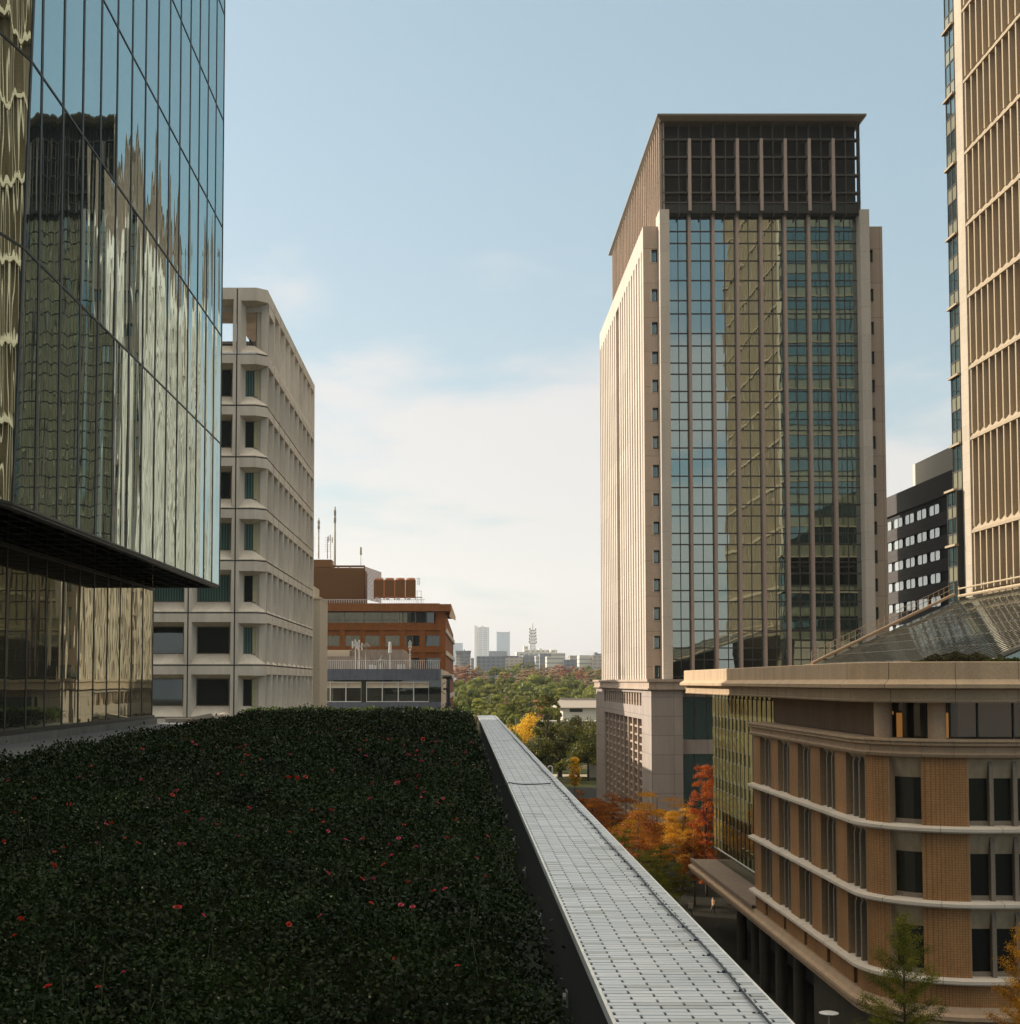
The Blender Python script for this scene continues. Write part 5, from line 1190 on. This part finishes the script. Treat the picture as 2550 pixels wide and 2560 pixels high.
# museum roof buildings in the park, white walls behind the dark trees
mu_ = thing('long_low_hall', 'long low hall with a grey-brown roof beyond the dark park tree', 'building', (50, 470, -GZ))
Ym = 455.0
xa, xb = PX(1396, 1760, Ym), PX(1560, 1760, Ym); z0, z1 = HZ(1766, Ym), HZ(1749, Ym+8)
plain('hall_roof', (.32, .27, .22), .8); 
rm = MB(); rm.hexa([(xa-1, Ym, z0-.4), (xb, Ym, z0-.4), (xb, Ym+16, z0-.4), (xa-1, Ym+16, z0-.4)], [(xa+1, Ym+8, z1), (xb, Ym+8, z1), (xb, Ym+8.5, z1), (xa+1, Ym+8.5, z1)]); rm.box(xa+1, xb, Ym+7.8, Ym+8.8, z1-.1, z1+.5); rm.build('roof', MT['hall_roof'], mu_)
MB().box(xa+1.5, xb, Ym+1.2, Ym+15, -GZ, z0-.4).build('wall', MT['white_render'], mu_)
MB().box(PX(1425, 1775, Ym), PX(1457, 1775, Ym), Ym+1.05, Ym+1.2, HZ(1780, Ym), HZ(1772, Ym)).box(PX(1425, 1775, Ym), PX(1457, 1775, Ym), Ym+1.0, Ym+1.2, HZ(1777.5, Ym), HZ(1776.5, Ym)).build('window', MT['night_window'], mu_)
wp = thing('white_pavilion', 'white walled pavilion glimpsed through the dark park tree', 'building', (32, 430, -GZ))
Yw = 425.0; MB().box(PX(1360, 1850, Yw), PX(1520, 1850, Yw), Yw, Yw+10, -GZ, HZ(1806, Yw)).build('wall', MT['white_render'], wp); MB().box(PX(1357, 1850, Yw), PX(1523, 1850, Yw), Yw-.6, Yw+10.6, HZ(1806, Yw), HZ(1803, Yw)).build('roof', MT['hall_roof'], wp)
wk2 = thing('stepped_terrace', 'stack of pale terrace steps beside the podium edge', 'steps', (42, 372, -GZ))
Yt = 350.0
st_ = MB()
for i in range(6): v0 = 1934-i*9; st_.box(PX(1474, 1900, Yt+i), PX(1520, 1900, Yt+i), Yt+i, Yt+i+4, -GZ, HZ(v0-7, Yt+i)); st_.box(PX(1474, 1900, Yt+i)-.3, PX(1520, 1900, Yt+i), Yt+i-.3, Yt+i, HZ(v0-7, Yt+i), HZ(v0-8.5, Yt+i))
st_.build('steps', MT['white_render'], wk2)
# ---------------------------------------------------------------- trees
leafmat('evergreen', (.07, .10, .012), (.30, .30, .03), scale=.22, trans=.25, rnd=.25, fine=3)
leafmat('pine_green', (.09, .12, .014), (.33, .31, .035), scale=.25, trans=.2, rnd=.2, fine=3)
leafmat('dark_green', (.02, .034, .004), (.20, .19, .015), scale=.3, trans=.2, rnd=.15, fine=4)
leafmat('russet', (.26, .09, .03), (.50, .22, .07), scale=.2, trans=.3, rnd=.2, fine=3)
leafmat('tan_leaf', (.24, .15, .06), (.40, .26, .11), scale=.2, trans=.3, rnd=.15, fine=3)
leafmat('ochre', (.26, .18, .03), (.42, .29, .06), scale=.2, trans=.3, rnd=.15, fine=3)
leafmat('ginkgo_yellow', (.55, .33, .015), (.85, .55, .05), scale=.5, trans=.45, rnd=.08, fine=4)
leafmat('orange_leaf', (.17, .045, .006), (.40, .14, .010), scale=.5, trans=.45, rnd=.1, fine=5)
leafmat('orange_gold', (.36, .15, .007), (.64, .33, .016), scale=.5, trans=.45, rnd=.1, fine=5)
leafmat('red_leaf', (.26, .04, .006), (.50, .13, .01), scale=.5, trans=.45, rnd=.1, fine=5)
leafmat('ginkgo_green', (.07, .085, .006), (.24, .22, .016), scale=.9, trans=.4, rnd=.1, fine=8)
plain('bark', (.05, .036, .025), .9); plain('bark_pale', (.16, .13, .1), .9)
CR = [0, 0, 0]
def tangent_quads(P, d, size, g, jit=.5, aspect=1.3):
    n = len(P); nn = d+g.normal(0, jit, (n, 3)); nn /= np.linalg.norm(nn, axis=1)[:, None]
    r = g.normal(size=(n, 3)); s = np.cross(nn, r); s /= np.linalg.norm(s, axis=1)[:, None]; t = np.cross(nn, s)
    L = (size*aspect)[:, None]; W = (size*.55)[:, None]
    return np.stack([P-t*L*.5, P+s*W, P+t*L*.5, P-s*W], 1).reshape(-1, 3)
def crown_pts(g, kind, n, fuzzy=False):
    """unit crown: width 1 (-.5..+.5), height 1; returns points"""
    P = []
    if kind == 'round':
        L = 26; a = g.uniform(0, 6.283, L); rr = np.sqrt(g.uniform(0, 1, L))*.40; zc = .42+.42*np.sqrt(np.maximum(0, 1-(rr/.46)**2))*g.uniform(.35, 1, L); R_ = g.uniform(.09, .17, L)
    elif kind == 'pine':
        L = 20; a = g.uniform(0, 6.283, L); zc = g.uniform(.35, 1, L); rr = (.1+.36*(1-(zc-.35)/.65)**.8)*np.sqrt(g.uniform(.2, 1, L)); R_ = g.uniform(.08, .14, L)
    elif kind in ('spread',):
        L = 90; a = g.uniform(0, 6.283, L); rr = np.sqrt(g.uniform(0, 1, L))*.43; zc = .30+.60*(1-(rr/.5)**2)*g.uniform(.05, 1, L); R_ = g.uniform(.06, .12, L)
    elif kind == 'cone':
        L = 80; zc = .08+.9*g.uniform(0, 1, L); a = g.uniform(0, 6.283, L); rr = .34*(1-zc)**.7*np.sqrt(g.uniform(.1, 1, L)); R_ = .09+.10*(1-zc)
    elif kind == 'column':
        L = 150; zc = g.uniform(.1, .97, L); a = g.uniform(0, 6.283, L); rr = (.12+.30*np.sin(np.pi*(1-zc)**.75)**.8)*np.sqrt(g.uniform(.05, 1, L)); R_ = g.uniform(.06, .13, L)
    k = g.integers(0, L, n); d = g.normal(size=(n, 3)); d /= np.linalg.norm(d, axis=1)[:, None]; d[:, 2] = np.abs(d[:, 2])*.9-.15*(g.random(n) < .4)
    s = R_[k]*((.72+.42*g.random(n)**.5) if not fuzzy else (.25+1.05*g.random(n)**.6))
    flat = {'round': .75, 'pine': .42, 'spread': .38, 'cone': .5, 'column': .35}[kind]
    bump = 1+.18*np.sin(d[:, 0]*9+k)*np.sin(d[:, 1]*8+2*k)
    X = rr[k]*np.cos(a[k])+d[:, 0]*s*bump; Y = rr[k]*np.sin(a[k])+d[:, 1]*s*bump; Z = zc[k]+d[:, 2]*s*flat*bump
    C = np.stack([rr*np.cos(a), rr*np.sin(a), zc], 1)
    CR[:] = [np.stack([rr*np.cos(a), rr*np.sin(a), zc], 1), R_, flat]
    return np.stack([X, Y, np.clip(Z, .02, 1.05)], 1), C, d
def tree(name, label, kind, mat, W, H, n, leaf, seed, group=None, loc=(0, 0, 0), bark='bark', trunk_h=.4, tw=.02, limbs=8, z0f=0.0, cat='tree', jit=.9, solid=False):
    g = np.random.default_rng(seed); P, C, dn = crown_pts(g, kind, n, not solid); lobes, LR, flat = CR
    zz = z0f+(1-z0f)*P[:, 2]
    Q = np.stack([P[:, 0]*W, P[:, 1]*W, zz*H], 1)
    o = thing(name, label, cat, (0, 0, 0), group)
    V = tangent_quads(Q, dn, g.uniform(.6, 1.4, n)*leaf, g, jit)
    if solid:   # closed inner masses so that a far crown is not see-through
        LV = []
        for (lx, ly, lz), R0 in zip(lobes, np.broadcast_to(LR, (len(lobes),))):
            th = np.linspace(0, np.pi, 5); ph = np.linspace(0, 2*np.pi, 8)
            for i in range(4):
                for j in range(7):
                    for a_, b_ in ((i, j), (i+1, j), (i+1, j+1), (i, j+1)):
                        LV.append(((lx+R0*.8*math.sin(th[a_])*math.cos(ph[b_]))*W, (ly+R0*.8*math.sin(th[a_])*math.sin(ph[b_]))*W, (z0f+(1-z0f)*(lz+R0*.8*flat*math.cos(th[a_])))*H))
        V = np.concatenate([V, np.array(LV)])
    me = quadmesh('crown', V, MT[mat]); c = bpy.data.objects.new('crown', me); COL.objects.link(c); c.parent = o; ORG[c.name] = (0, 0, 0)
    m = MB(); th = H*trunk_h; r0 = H*tw
    m.tube((0, 0, -.4), (0, 0, th), r0, r0*.7, k=8); m.tube((0, 0, th), (W*.01, 0, H*.86), r0*.7, r0*.15, k=6)
    idx = g.choice(len(C), min(limbs, len(C)), replace=False)
    for i in idx:
        c_ = C[i]; zc = (z0f+(1-z0f)*c_[2])*H; b0 = min(th*.9+(H*.35)*g.random(), zc-.3*W*abs(c_[0])); b0 = max(th*.5, min(b0, zc-.02*H))
        mid = (c_[0]*W*.45, c_[1]*W*.45, b0+(zc-b0)*.6); m.tube((0, 0, b0), mid, r0*.4, r0*.25, k=5, cap=False); m.tube(mid, (c_[0]*W, c_[1]*W, zc), r0*.25, r0*.06, k=5, cap=False)
    m.build('trunk', MT[bark], o); o.location = loc; return o
# prototypes of the park kinds: width 1 height 1 are scaled per tree (built at 14 m)
KINDS = {}
def proto(key, kind, mat, word, n=5200, leaf=.42, **k):
    KINDS[key] = dict(made=[], kind=kind, mat=mat, word=word, n=n, leaf=leaf, k=k)
proto('g', 'round', 'evergreen', 'domed dark green tree'); proto('p', 'pine', 'pine_green', 'layered green pine', leaf=.3); proto('b', 'round', 'pine_green', 'bright green round tree')
proto('r', 'spread', 'russet', 'russet autumn tree', leaf=.3); proto('t', 'spread', 'tan_leaf', 'tan brown thinning tree', leaf=.3); proto('y', 'spread', 'ochre', 'ochre yellow tree', leaf=.3)
Rt = random.Random(21)
def park(key, u, vtop, wpx, Y):
    K = KINDS[key]; x = PX(u, vtop, Y); ztop = HZ(vtop, Y); g0 = gz(x, Y); H = max(7., ztop-g0); W = wpx*Y/F*1.5
    if len(K['made']) < 3:
        o = tree(K['kind']+'_tree' if K['kind'] != 'pine' else 'pine_tree', K['word'], K['kind'], K['mat'], 14, 14, K['n'], K['leaf'], 100+len(K['made'])*7+ord(key), trunk_h=.3, tw=.018, solid=True, jit=.38, **K['k']); K['made'].append(o)
    else: o = copy_tree(Rt.choice(K['made']))
    o.location = (x, Y, g0); o.scale = (W/14, W/14, H/14); o.rotation_euler = (0, 0, Rt.uniform(0, 6.28)); return o
def im(x): return 1100+x/4.2
PK = [ # key, x, ytop, width in the enlarged crop, Y
 ('r',190,655,150,1120),('r',290,662,150,1100),('y',400,668,130,1110),('b',560,680,120,1060),('g',650,676,120,1080),('p',735,662,90,1090),('g',800,652,80,1120),('p',850,656,90,1100),('p',930,654,90,1110),('p',990,652,80,1105),
 ('t',1085,656,110,1150),('r',690,722,170,960),('t',900,690,150,1000),('t',985,684,110,1010),('t',1130,690,150,1000),('t',1190,700,130,960),('r',1255,650,160,1080),('r',1390,672,130,1080),('y',1440,684,110,1060),('r',1500,682,110,1050),('g',1575,668,120,1110),('t',1585,712,140,980),('y',1680,674,110,1080),('g',1350,742,110,930),('g',1700,745,120,930),('r',260,745,150,1000),('t',470,760,120,980),('t',880,770,160,930),('r',1290,720,120,980),
 ('g',190,800,170,760),('g',300,790,140,740),('b',390,768,230,760),('g',560,772,190,780),('p',660,768,170,770),('g',760,768,190,780),('g',850,788,150,770),('g',1070,733,300,740),('g',950,790,180,760),('g',1180,790,180,760),('b',1310,800,160,760),('g',1400,800,180,740),('g',1470,830,150,700),('b',1580,858,190,640),('g',1670,800,150,760),('t',1530,815,110,850),
 ('p',540,888,240,620),('p',450,960,230,560),('p',650,848,130,680),('g',730,870,180,660),('p',790,880,160,650),('b',620,930,160,620),('t',690,952,130,600),('g',340,880,170,640),('b',240,905,140,640),('g',190,940,140,600),('p',860,900,160,640),('g',950,900,170,640),('b',1040,900,170,640),('r',1070,948,240,540),('p',1290,930,240,560),('g',1160,885,200,640),('p',1400,940,200,560),('g',1250,860,180,680),('g',1480,960,160,600),('b',1560,950,170,560),('g',1650,930,150,580),
 ('g',250,1005,110,540),('p',420,1040,230,500),('p',600,1000,200,520),('g',720,1020,170,520),('p',830,1000,180,520),('p',930,985,170,520),('g',740,1110,150,470),('p',640,1090,170,470),('g',500,1100,170,470),('p',400,1120,190,450),('b',260,1110,140,460),('g',180,1080,120,480),('p',870,1060,150,480),('p',980,1050,160,460),('g',340,1150,140,430),('p',640,1170,140,430),('p',560,1180,150,420),('p',745,1205,110,400),('p',720,1280,120,370),('g',1180,985,130,500),('g',200,1150,120,440),('g',480,1200,160,400),('g',860,1180,150,430),('b',790,1330,110,360)]
cnt = {}
ADJ = {'g': ['dark green domed', 'evergreen'], 'p': [], 'b': []}
trees = []
for key, x, yt, w_, Y in PK:
    trees.append((key, Y, x, park(key, im(x), 1500+yt/4.2, w_/4.2, Y)))
# labels: by kind and distance band; members of one label share one group
for key, Y, x, o in trees:
    zone = 'beyond the skyline edge of the park' if Y > 900 else 'in the middle of the park wood' if Y > 640 else 'in the near part of the park'
    side = 'close to the orange office' if x < 620 else 'around the middle gap' if x < 1150 else 'close to the stone tower'
    o['label'] = f"{KINDS[key]['word']} {zone}, {side}"; o['group'] = f"{KINDS[key]['word']}s {zone} {side}"
# understorey of the wood: ground cover between the crowns
n = 16000; g = np.random.default_rng(5); y = g.uniform(395, 1250, n); x = g.uniform(-.02, .115, n)*y
zz = np.array([gz(a, b) for a, b in zip(x, y)])+g.uniform(0, 2.5, n)
us = quadmesh('undergrowth', leafquads(np.stack([x, y, zz], 1), g.uniform(.5, 1.1, n), rng=g), MT['dark_green']); uo = bpy.data.objects.new('undergrowth', us); COL.objects.link(uo); tag(uo, 'shaded undergrowth filling the park wood between the trees', 'undergrowth', kind='stuff')
# dark trees and ginkgos at the moat
def place(u, vtop, Y, W, base=None): x = PX(u, vtop, Y); return (x, Y, -GZ if base is None else base), HZ(vtop, Y)+GZ
def mt(u, vtop, Y, wpx, kind, mat, label, n, leaf, seed, **k):
    loc, H = place(u, vtop, Y, 0); return tree(k.pop('name', 'broadleaf_tree'), label, kind, MT and mat, wpx*Y/F, H, n, leaf, seed, loc=loc, **k)
mt(1322, 1758, 372, 150, 'round', 'ginkgo_yellow', 'bright golden yellow ginkgo left of the big dark tree', 20000, .28, 31, z0f=-.62, name='ginkgo_tree')
mt(1368, 1744, 345, 105, 'pine', 'dark_green', 'tall dark layered conifer in front of the golden ginkgo', 9000, .26, 32, z0f=-.62, name='conifer_tree', trunk_h=.35)
mt(1398, 1750, 352, 160, 'round', 'dark_green', 'large dark evergreen tree standing in the moat gap', 26000, .26, 33, z0f=-.62, trunk_h=.3, tw=.03)
mt(1445, 1760, 350, 150, 'round', 'dark_green', 'second large dark tree whose crown shows white wall through gaps', 22000, .26, 34, z0f=-.62, trunk_h=.3)
mt(1470, 1795, 338, 110, 'round', 'dark_green', 'smaller dark tree nearest the podium edge', 14000, .25, 35, z0f=-.62, trunk_h=.3)
mt(1345, 1818, 335, 110, 'round', 'dark_green', 'low dark tree at the foot of the golden ginkgo', 14000, .25, 36, z0f=-.62)
mt(1475, 1770, 395, 80, 'spread', 'red_leaf', 'rusty red autumn tree in front of the long low hall', 9000, .26, 37, z0f=-.3)
mt(1395, 1742, 380, 30, 'pine', 'pine_green', 'thin pine top rising above the large dark tree', 1800, .3, 38, name='pine_tree')
mt(1405, 1895, 342, 40, 'round', 'ginkgo_green', 'yellow-green shrub tree under the dark trees', 1800, .25, 39)
mt(1437, 1892, 300, 36, 'column', 'ginkgo_yellow', 'slender young golden ginkgo in front of the dark trees', 7000, .15, 40, name='ginkgo_tree', trunk_h=.2, tw=.01, z0f=.1)
# street trees turning orange between the tiled parapet and the podium
mt(1640, 1948, 168, 250, 'spread', 'orange_gold', 'broad golden orange street tree in front of the podium corner', 42000, .08, 51, name='street_tree', bark='bark', trunk_h=.22, limbs=24, tw=.014)
mt(1530, 1958, 176, 210, 'spread', 'orange_leaf', 'burnt orange street tree behind the tiled parapet', 36000, .085, 52, name='street_tree', trunk_h=.22, limbs=22, tw=.014)
mt(1480, 1968, 190, 110, 'spread', 'orange_leaf', 'reddish brown street tree farthest along the parapet', 16000, .1, 53, name='street_tree', trunk_h=.22, limbs=18, tw=.014)
mt(1595, 2000, 152, 190, 'spread', 'orange_leaf', 'lower orange brown street tree in shade near the parapet', 26000, .08, 54, name='street_tree', trunk_h=.2, limbs=22, tw=.014)
mt(1705, 1985, 160, 170, 'spread', 'orange_gold', 'amber street tree beside the green glass wing', 30000, .075, 55, name='street_tree', trunk_h=.2, limbs=20, tw=.014)
mt(1764, 1908, 156, 92, 'column', 'red_leaf', 'tall scarlet orange tree against the green glass wing', 22000, .08, 56, name='street_tree', trunk_h=.2, tw=.012)
mt(1650, 2080, 140, 170, 'spread', 'ginkgo_green', 'shaded olive street tree beneath the orange crowns', 20000, .075, 57, name='street_tree', trunk_h=.3, limbs=16, tw=.014)
mt(1440, 1962, 215, 90, 'spread', 'orange_leaf', 'dull brown street tree at the far end of the parapet', 6000, .15, 58, name='street_tree', trunk_h=.2, tw=.014)
mt(1560, 2035, 134, 170, 'spread', 'ginkgo_green', 'dim olive street tree hugging the parapet below the orange crowns', 20000, .07, 59, name='street_tree', trunk_h=.2, limbs=20, tw=.014)
mt(1625, 2120, 126, 150, 'spread', 'ginkgo_green', 'low olive street tree nearest the terrace slab end', 16000, .07, 60, name='street_tree', trunk_h=.2, limbs=18, tw=.014)
mt(1735, 2050, 150, 90, 'spread', 'orange_leaf', 'small rusty street tree between terrace slab and green glass wing', 12000, .075, 63, name='street_tree', trunk_h=.2, limbs=14, tw=.014)
# near young ginkgos in front of the brick corner
def ginkgo(u, vtop, Y, W, label, seed, mat, n):
    x = PX(u, vtop, Y); H = HZ(vtop, Y)+GZ-.12; g = np.random.default_rng(seed); o = thing('ginkgo_tree', label, 'tree', (0, 0, 0)); m = MB(); P = []
    m.tube((0, 0, 0), (0, 0, H*.97), .12, .015, k=7)
    nb = 52
    for i in range(nb):
        t = i/(nb-1); z = H*(.26+.70*t); L = W*.5*(1-t)**.75*g.uniform(.75, 1.15)+.12; a = i*2.4+g.uniform(-.3, .3); up = .35+.5*t
        e = np.array((math.cos(a)*L, math.sin(a)*L, L*up)); m.tube((0, 0, z), tuple(np.array((0, 0, z))+e), .022*(1-t)+.008, .005, k=4, cap=False)
        k = int(n*L/ (W*.5)/nb*1.7)+12; s = g.uniform(.12, 1.06, k)
        P.append(np.array((0, 0, z))+e*s[:, None]+g.normal(0, 1, (k, 3))*np.array((.14, .14, .10)))
    P = np.concatenate(P); me = quadmesh('crown', leafquads(P, g.uniform(.6, 1.3, len(P))*.05, up=.1, rng=g, aspect=1.2), MT[mat]); c = bpy.data.objects.new('crown', me); COL.objects.link(c); c.parent = o; ORG[c.name] = (0, 0, 0)
    m.build('trunk', MT['bark'], o); o.location = (x, Y, -GZ+.12); return o
ginkgo(2257, 2263, 66, 5.4, 'young green-gold ginkgo rising in front of the rounded brick corner', 61, 'ginkgo_green', 48000)
ginkgo(2562, 2290, 66, 5.0, 'golden young ginkgo cut by the picture edge in front of the brick wall', 62, 'orange_gold', 40000)

# ---------------------------------------------------------------- skyline
def facade(name, base, dark, bw, bh, m=.28, rough=.6):
    mt_, nt, b = nodes(name); tc = N(nt, 'ShaderNodeTexCoord'); sx = N(nt, 'ShaderNodeSeparateXYZ'); nt.links.new(tc.outputs['Object'], sx.inputs[0])
    ad = N(nt, 'ShaderNodeMath', operation='ADD'); nt.links.new(sx.outputs[0], ad.inputs[0]); nt.links.new(sx.outputs[1], ad.inputs[1])
    cb = N(nt, 'ShaderNodeCombineXYZ'); nt.links.new(ad.outputs[0], cb.inputs[0]); nt.links.new(sx.outputs[2], cb.inputs[1])
    br = N(nt, 'ShaderNodeTexBrick'); br.offset = 0; setin(br, {'Scale': 1, 'Brick Width': bw, 'Row Height': bh, 'Mortar Size': min(bw, bh)*m, 'Mortar Smooth': 0}); br.inputs['Color1'].default_value = rgba(dark); br.inputs['Color2'].default_value = rgba([c*1.25 for c in dark]); br.inputs['Mortar'].default_value = rgba(base)
    nt.links.new(cb.outputs[0], br.inputs['Vector']); nt.links.new(br.outputs[0], b.inputs['Base Color']); b.inputs['Roughness'].default_value = rough
facade('far_white_grid', (.62, .6, .56), (.3, .33, .36), 24, 11, .22); facade('far_glass', (.28, .38, .44), (.16, .26, .34), 14, 11, .12, .3); facade('far_white', (.7, .66, .58), (.3, .28, .25), 6, 4, .3)
facade('far_grey', (.2, .21, .23), (.12, .13, .15), 5, 4, .2); facade('far_beige', (.5, .42, .34), (.28, .24, .2), 5, 3.6, .25); facade('far_stripe', (.62, .56, .46), (.25, .25, .24), 30, 4.5, .35)
def bl(name, u0, u1, v0, v1, Y, mat, depth, label, extra=()):
    xc = (PX(u0, v1, Y)+PX(u1, v1, Y))/2; o = thing(name, label, 'building', (xc, Y+depth/2, gz(xc, Y)))
    base = gz(xc, Y)-1
    MB().box(PX(u0, v1, Y), PX(u1, v1, Y), Y, Y+depth, base, HZ(v0, Y)).build('wall', MT[mat], o)
    m = MB()
    for (a, b_, c, d, dy) in extra: m.box(PX(a, c, Y), PX(b_, c, Y), Y+dy, Y+dy+depth*.5, HZ(d, Y)-.5, HZ(c, Y))
    if m.f: m.build('roof_block', MT['far_white' if 'white' in mat or 'stripe' in mat else 'far_grey'], o)
    return o
q = lambda x: 1120+x/4.81; r = lambda y: 1540+y/4.81
bl('glass_highrise', q(60), q(178), r(325), r(560), 8200, 'far_glass', 150, 'pale blue glass highrise partly hidden by the orange office on the skyline')
bl('round_topped_block', q(98), q(272), r(430), r(560), 1700, 'far_beige', 50, 'round topped stone block with a blue glass centre on the skyline', [(q(90), q(278), r(418), r(430), -4), (q(165), q(245), r(440), r(560), -6), (q(190), q(200), r(400), r(418), 0)])
bl('slab_highrise', q(352), q(494), r(135), r(560), 7600, 'far_white_grid', 45, 'tall white gridded slab tower on the hazy skyline', [(q(398), q(435), r(122), r(136), 5)])
bl('scaffolded_highrise', q(318), q(352), r(114), r(560), 7650, 'far_white', 40, 'thin pale side slab joined to the white gridded tower')
bl('concave_highrise', q(586), q(745), r(204), r(560), 8400, 'far_glass', 150, 'blue glass tower with raised corner tips on the hazy skyline', [(q(586), q(592), r(182), r(204), 0), (q(739), q(746), r(180), r(204), 0), (q(592), q(739), r(192), r(204), 8)])
bl('wide_grey_block', q(494), q(712), r(421), r(560), 3600, 'far_grey', 50, 'broad grey block between the two skyline towers', [(q(535), q(640), r(450), r(520), -30)])
bl('dark_low_block', q(344), q(690), r(484), r(580), 1500, 'far_grey', 40, 'long dark low block just above the tree line')
bl('small_dark_block', q(278), q(312), r(505), r(560), 1600, 'far_grey', 20, 'small dark block next to the round topped stone building')
bl('grey_green_block', q(690), q(900), r(490), r(580), 1550, 'far_beige', 40, 'low grey and cream block right of the long dark block', [(q(690), q(850), r(480), r(492), 0)])
bl('white_hq', q(825), q(1225), r(432), r(580), 1750, 'far_white', 50, 'large white building with roof drums under the lattice tower', [(q(970), q(1220), r(405), r(432), 4), (q(915), q(965), r(362), r(420), 6), (q(1100), q(1130), r(388), r(405), 6)])
bl('white_annex', q(1225), q(1410), r(445), r(580), 1760, 'far_stripe', 40, 'white stepped annex right of the white headquarters', [(q(1240), q(1315), r(405), r(445), 4)])
bl('grey_slab_block', q(905), q(1052), r(472), r(580), 1560, 'far_grey', 40, 'mid grey block in front of the white headquarters')
bl('slate_block', q(1105), q(1240), r(452), r(580), 1520, 'far_grey', 35, 'slate coloured block in front of the white headquarters right half')
bl('cream_low_block', q(1052), q(1105), r(480), r(580), 1540, 'far_white', 30, 'narrow cream block between the grey and slate blocks')
bl('banded_block', q(1190), q(1400), r(486), r(580), 1480, 'far_stripe', 30, 'banded low block at the tree line right of the slate block')
bl('low_slate_row', q(1395), q(1550), r(525), r(580), 1470, 'far_grey', 30, 'low slate row between the banded block and the apartments')
bl('old_apartments', q(1465), q(1580), r(475), r(580), 1700, 'far_beige', 30, 'weathered apartment block with a cluttered roof', [(q(1690), q(1725), r(452), r(475), 2)][:0])
bl('cream_apartments', q(1580), q(1735), r(472), r(590), 1500, 'far_stripe', 30, 'cream balcony fronted apartment block near the stone tower')
bl('plain_apartments', q(1735), q(1860), r(470), r(590), 1495, 'far_beige', 30, 'plain taupe end block touching the stone tower edge', [(q(1765), q(1800), r(437), r(470), 2), (q(1805), q(1845), r(452), r(470), 2)])
# lattice mast
YL = 1740.0; lt = thing('lattice_tower', 'steel lattice antenna tower above the white headquarters', 'tower', (PX(q(1020), 1600, YL), YL, HZ(r(405), YL)))
m = MB(); xc = PX(q(1020), 1600, YL); zA, zB = HZ(r(405), YL), HZ(r(175), YL)
def lw(t): return 3.0-1.4*min(1, t*1.3)
prev = None
for i in range(13):
    t = i/12; z = zA+(zB-zA)*t; h = lw(t)
    ring_ = [(xc-h, YL-h, z), (xc+h, YL-h, z), (xc+h, YL+h, z), (xc-h, YL+h, z)]
    for k in range(4): m.tube(ring_[k], ring_[(k+1) % 4], .12, k=4)
    if prev:
        for k in range(4): m.tube(prev[k], ring_[k], .24, k=4); m.tube(prev[k], ring_[(k+1) % 4], .1, k=4)
    if i in (4, 6, 8, 10, 12):
        m.box(xc-h-1.6, xc+h+1.6, YL-h-1.5, YL-h-1, z-.5, z+.5)
        m.tube((xc-h-2, YL-h-1, z+.3), (xc-h-2, YL-h-1, z+3), .9, k=6)
        m.tube((xc+h+1.6, YL-h-1, z+.3), (xc+h+1.6, YL-h-1, z+2.5), .8, k=6)
    prev = ring_
m.build('lattice_frame', MT['old_steel'], lt); MB().tube((xc, YL, zB), (xc, YL, zB+9), .5, .3, k=4).build('mast_tip', MT['old_steel'], lt)
# haze: one closed box of even air round camera and scene
hz_ = MB().box(-9200, 9200, -600, 13300, -GZ-2, 900).build('haze', None, None)
mh = bpy.data.materials.new('haze_air'); mh.use_nodes = True; n_ = mh.node_tree; n_.nodes.remove(n_.nodes['Principled BSDF']); pv = N(n_, 'ShaderNodeVolumePrincipled'); pv.inputs['Color'].default_value = (.93, .96, 1, 1); pv.inputs['Density'].default_value = .00006; pv.inputs['Anisotropy'].default_value = .3
n_.links.new(pv.outputs[0], n_.nodes['Material Output'].inputs['Volume']); hz_.data.materials.clear(); hz_.data.materials.append(mh); tag(hz_, 'thin warm haze over the distant city', 'haze', kind='stuff')
# bird
# lift everything so the street lies at zero
for o in list(S.objects):
    if o.parent is None: o.location.z += GZ
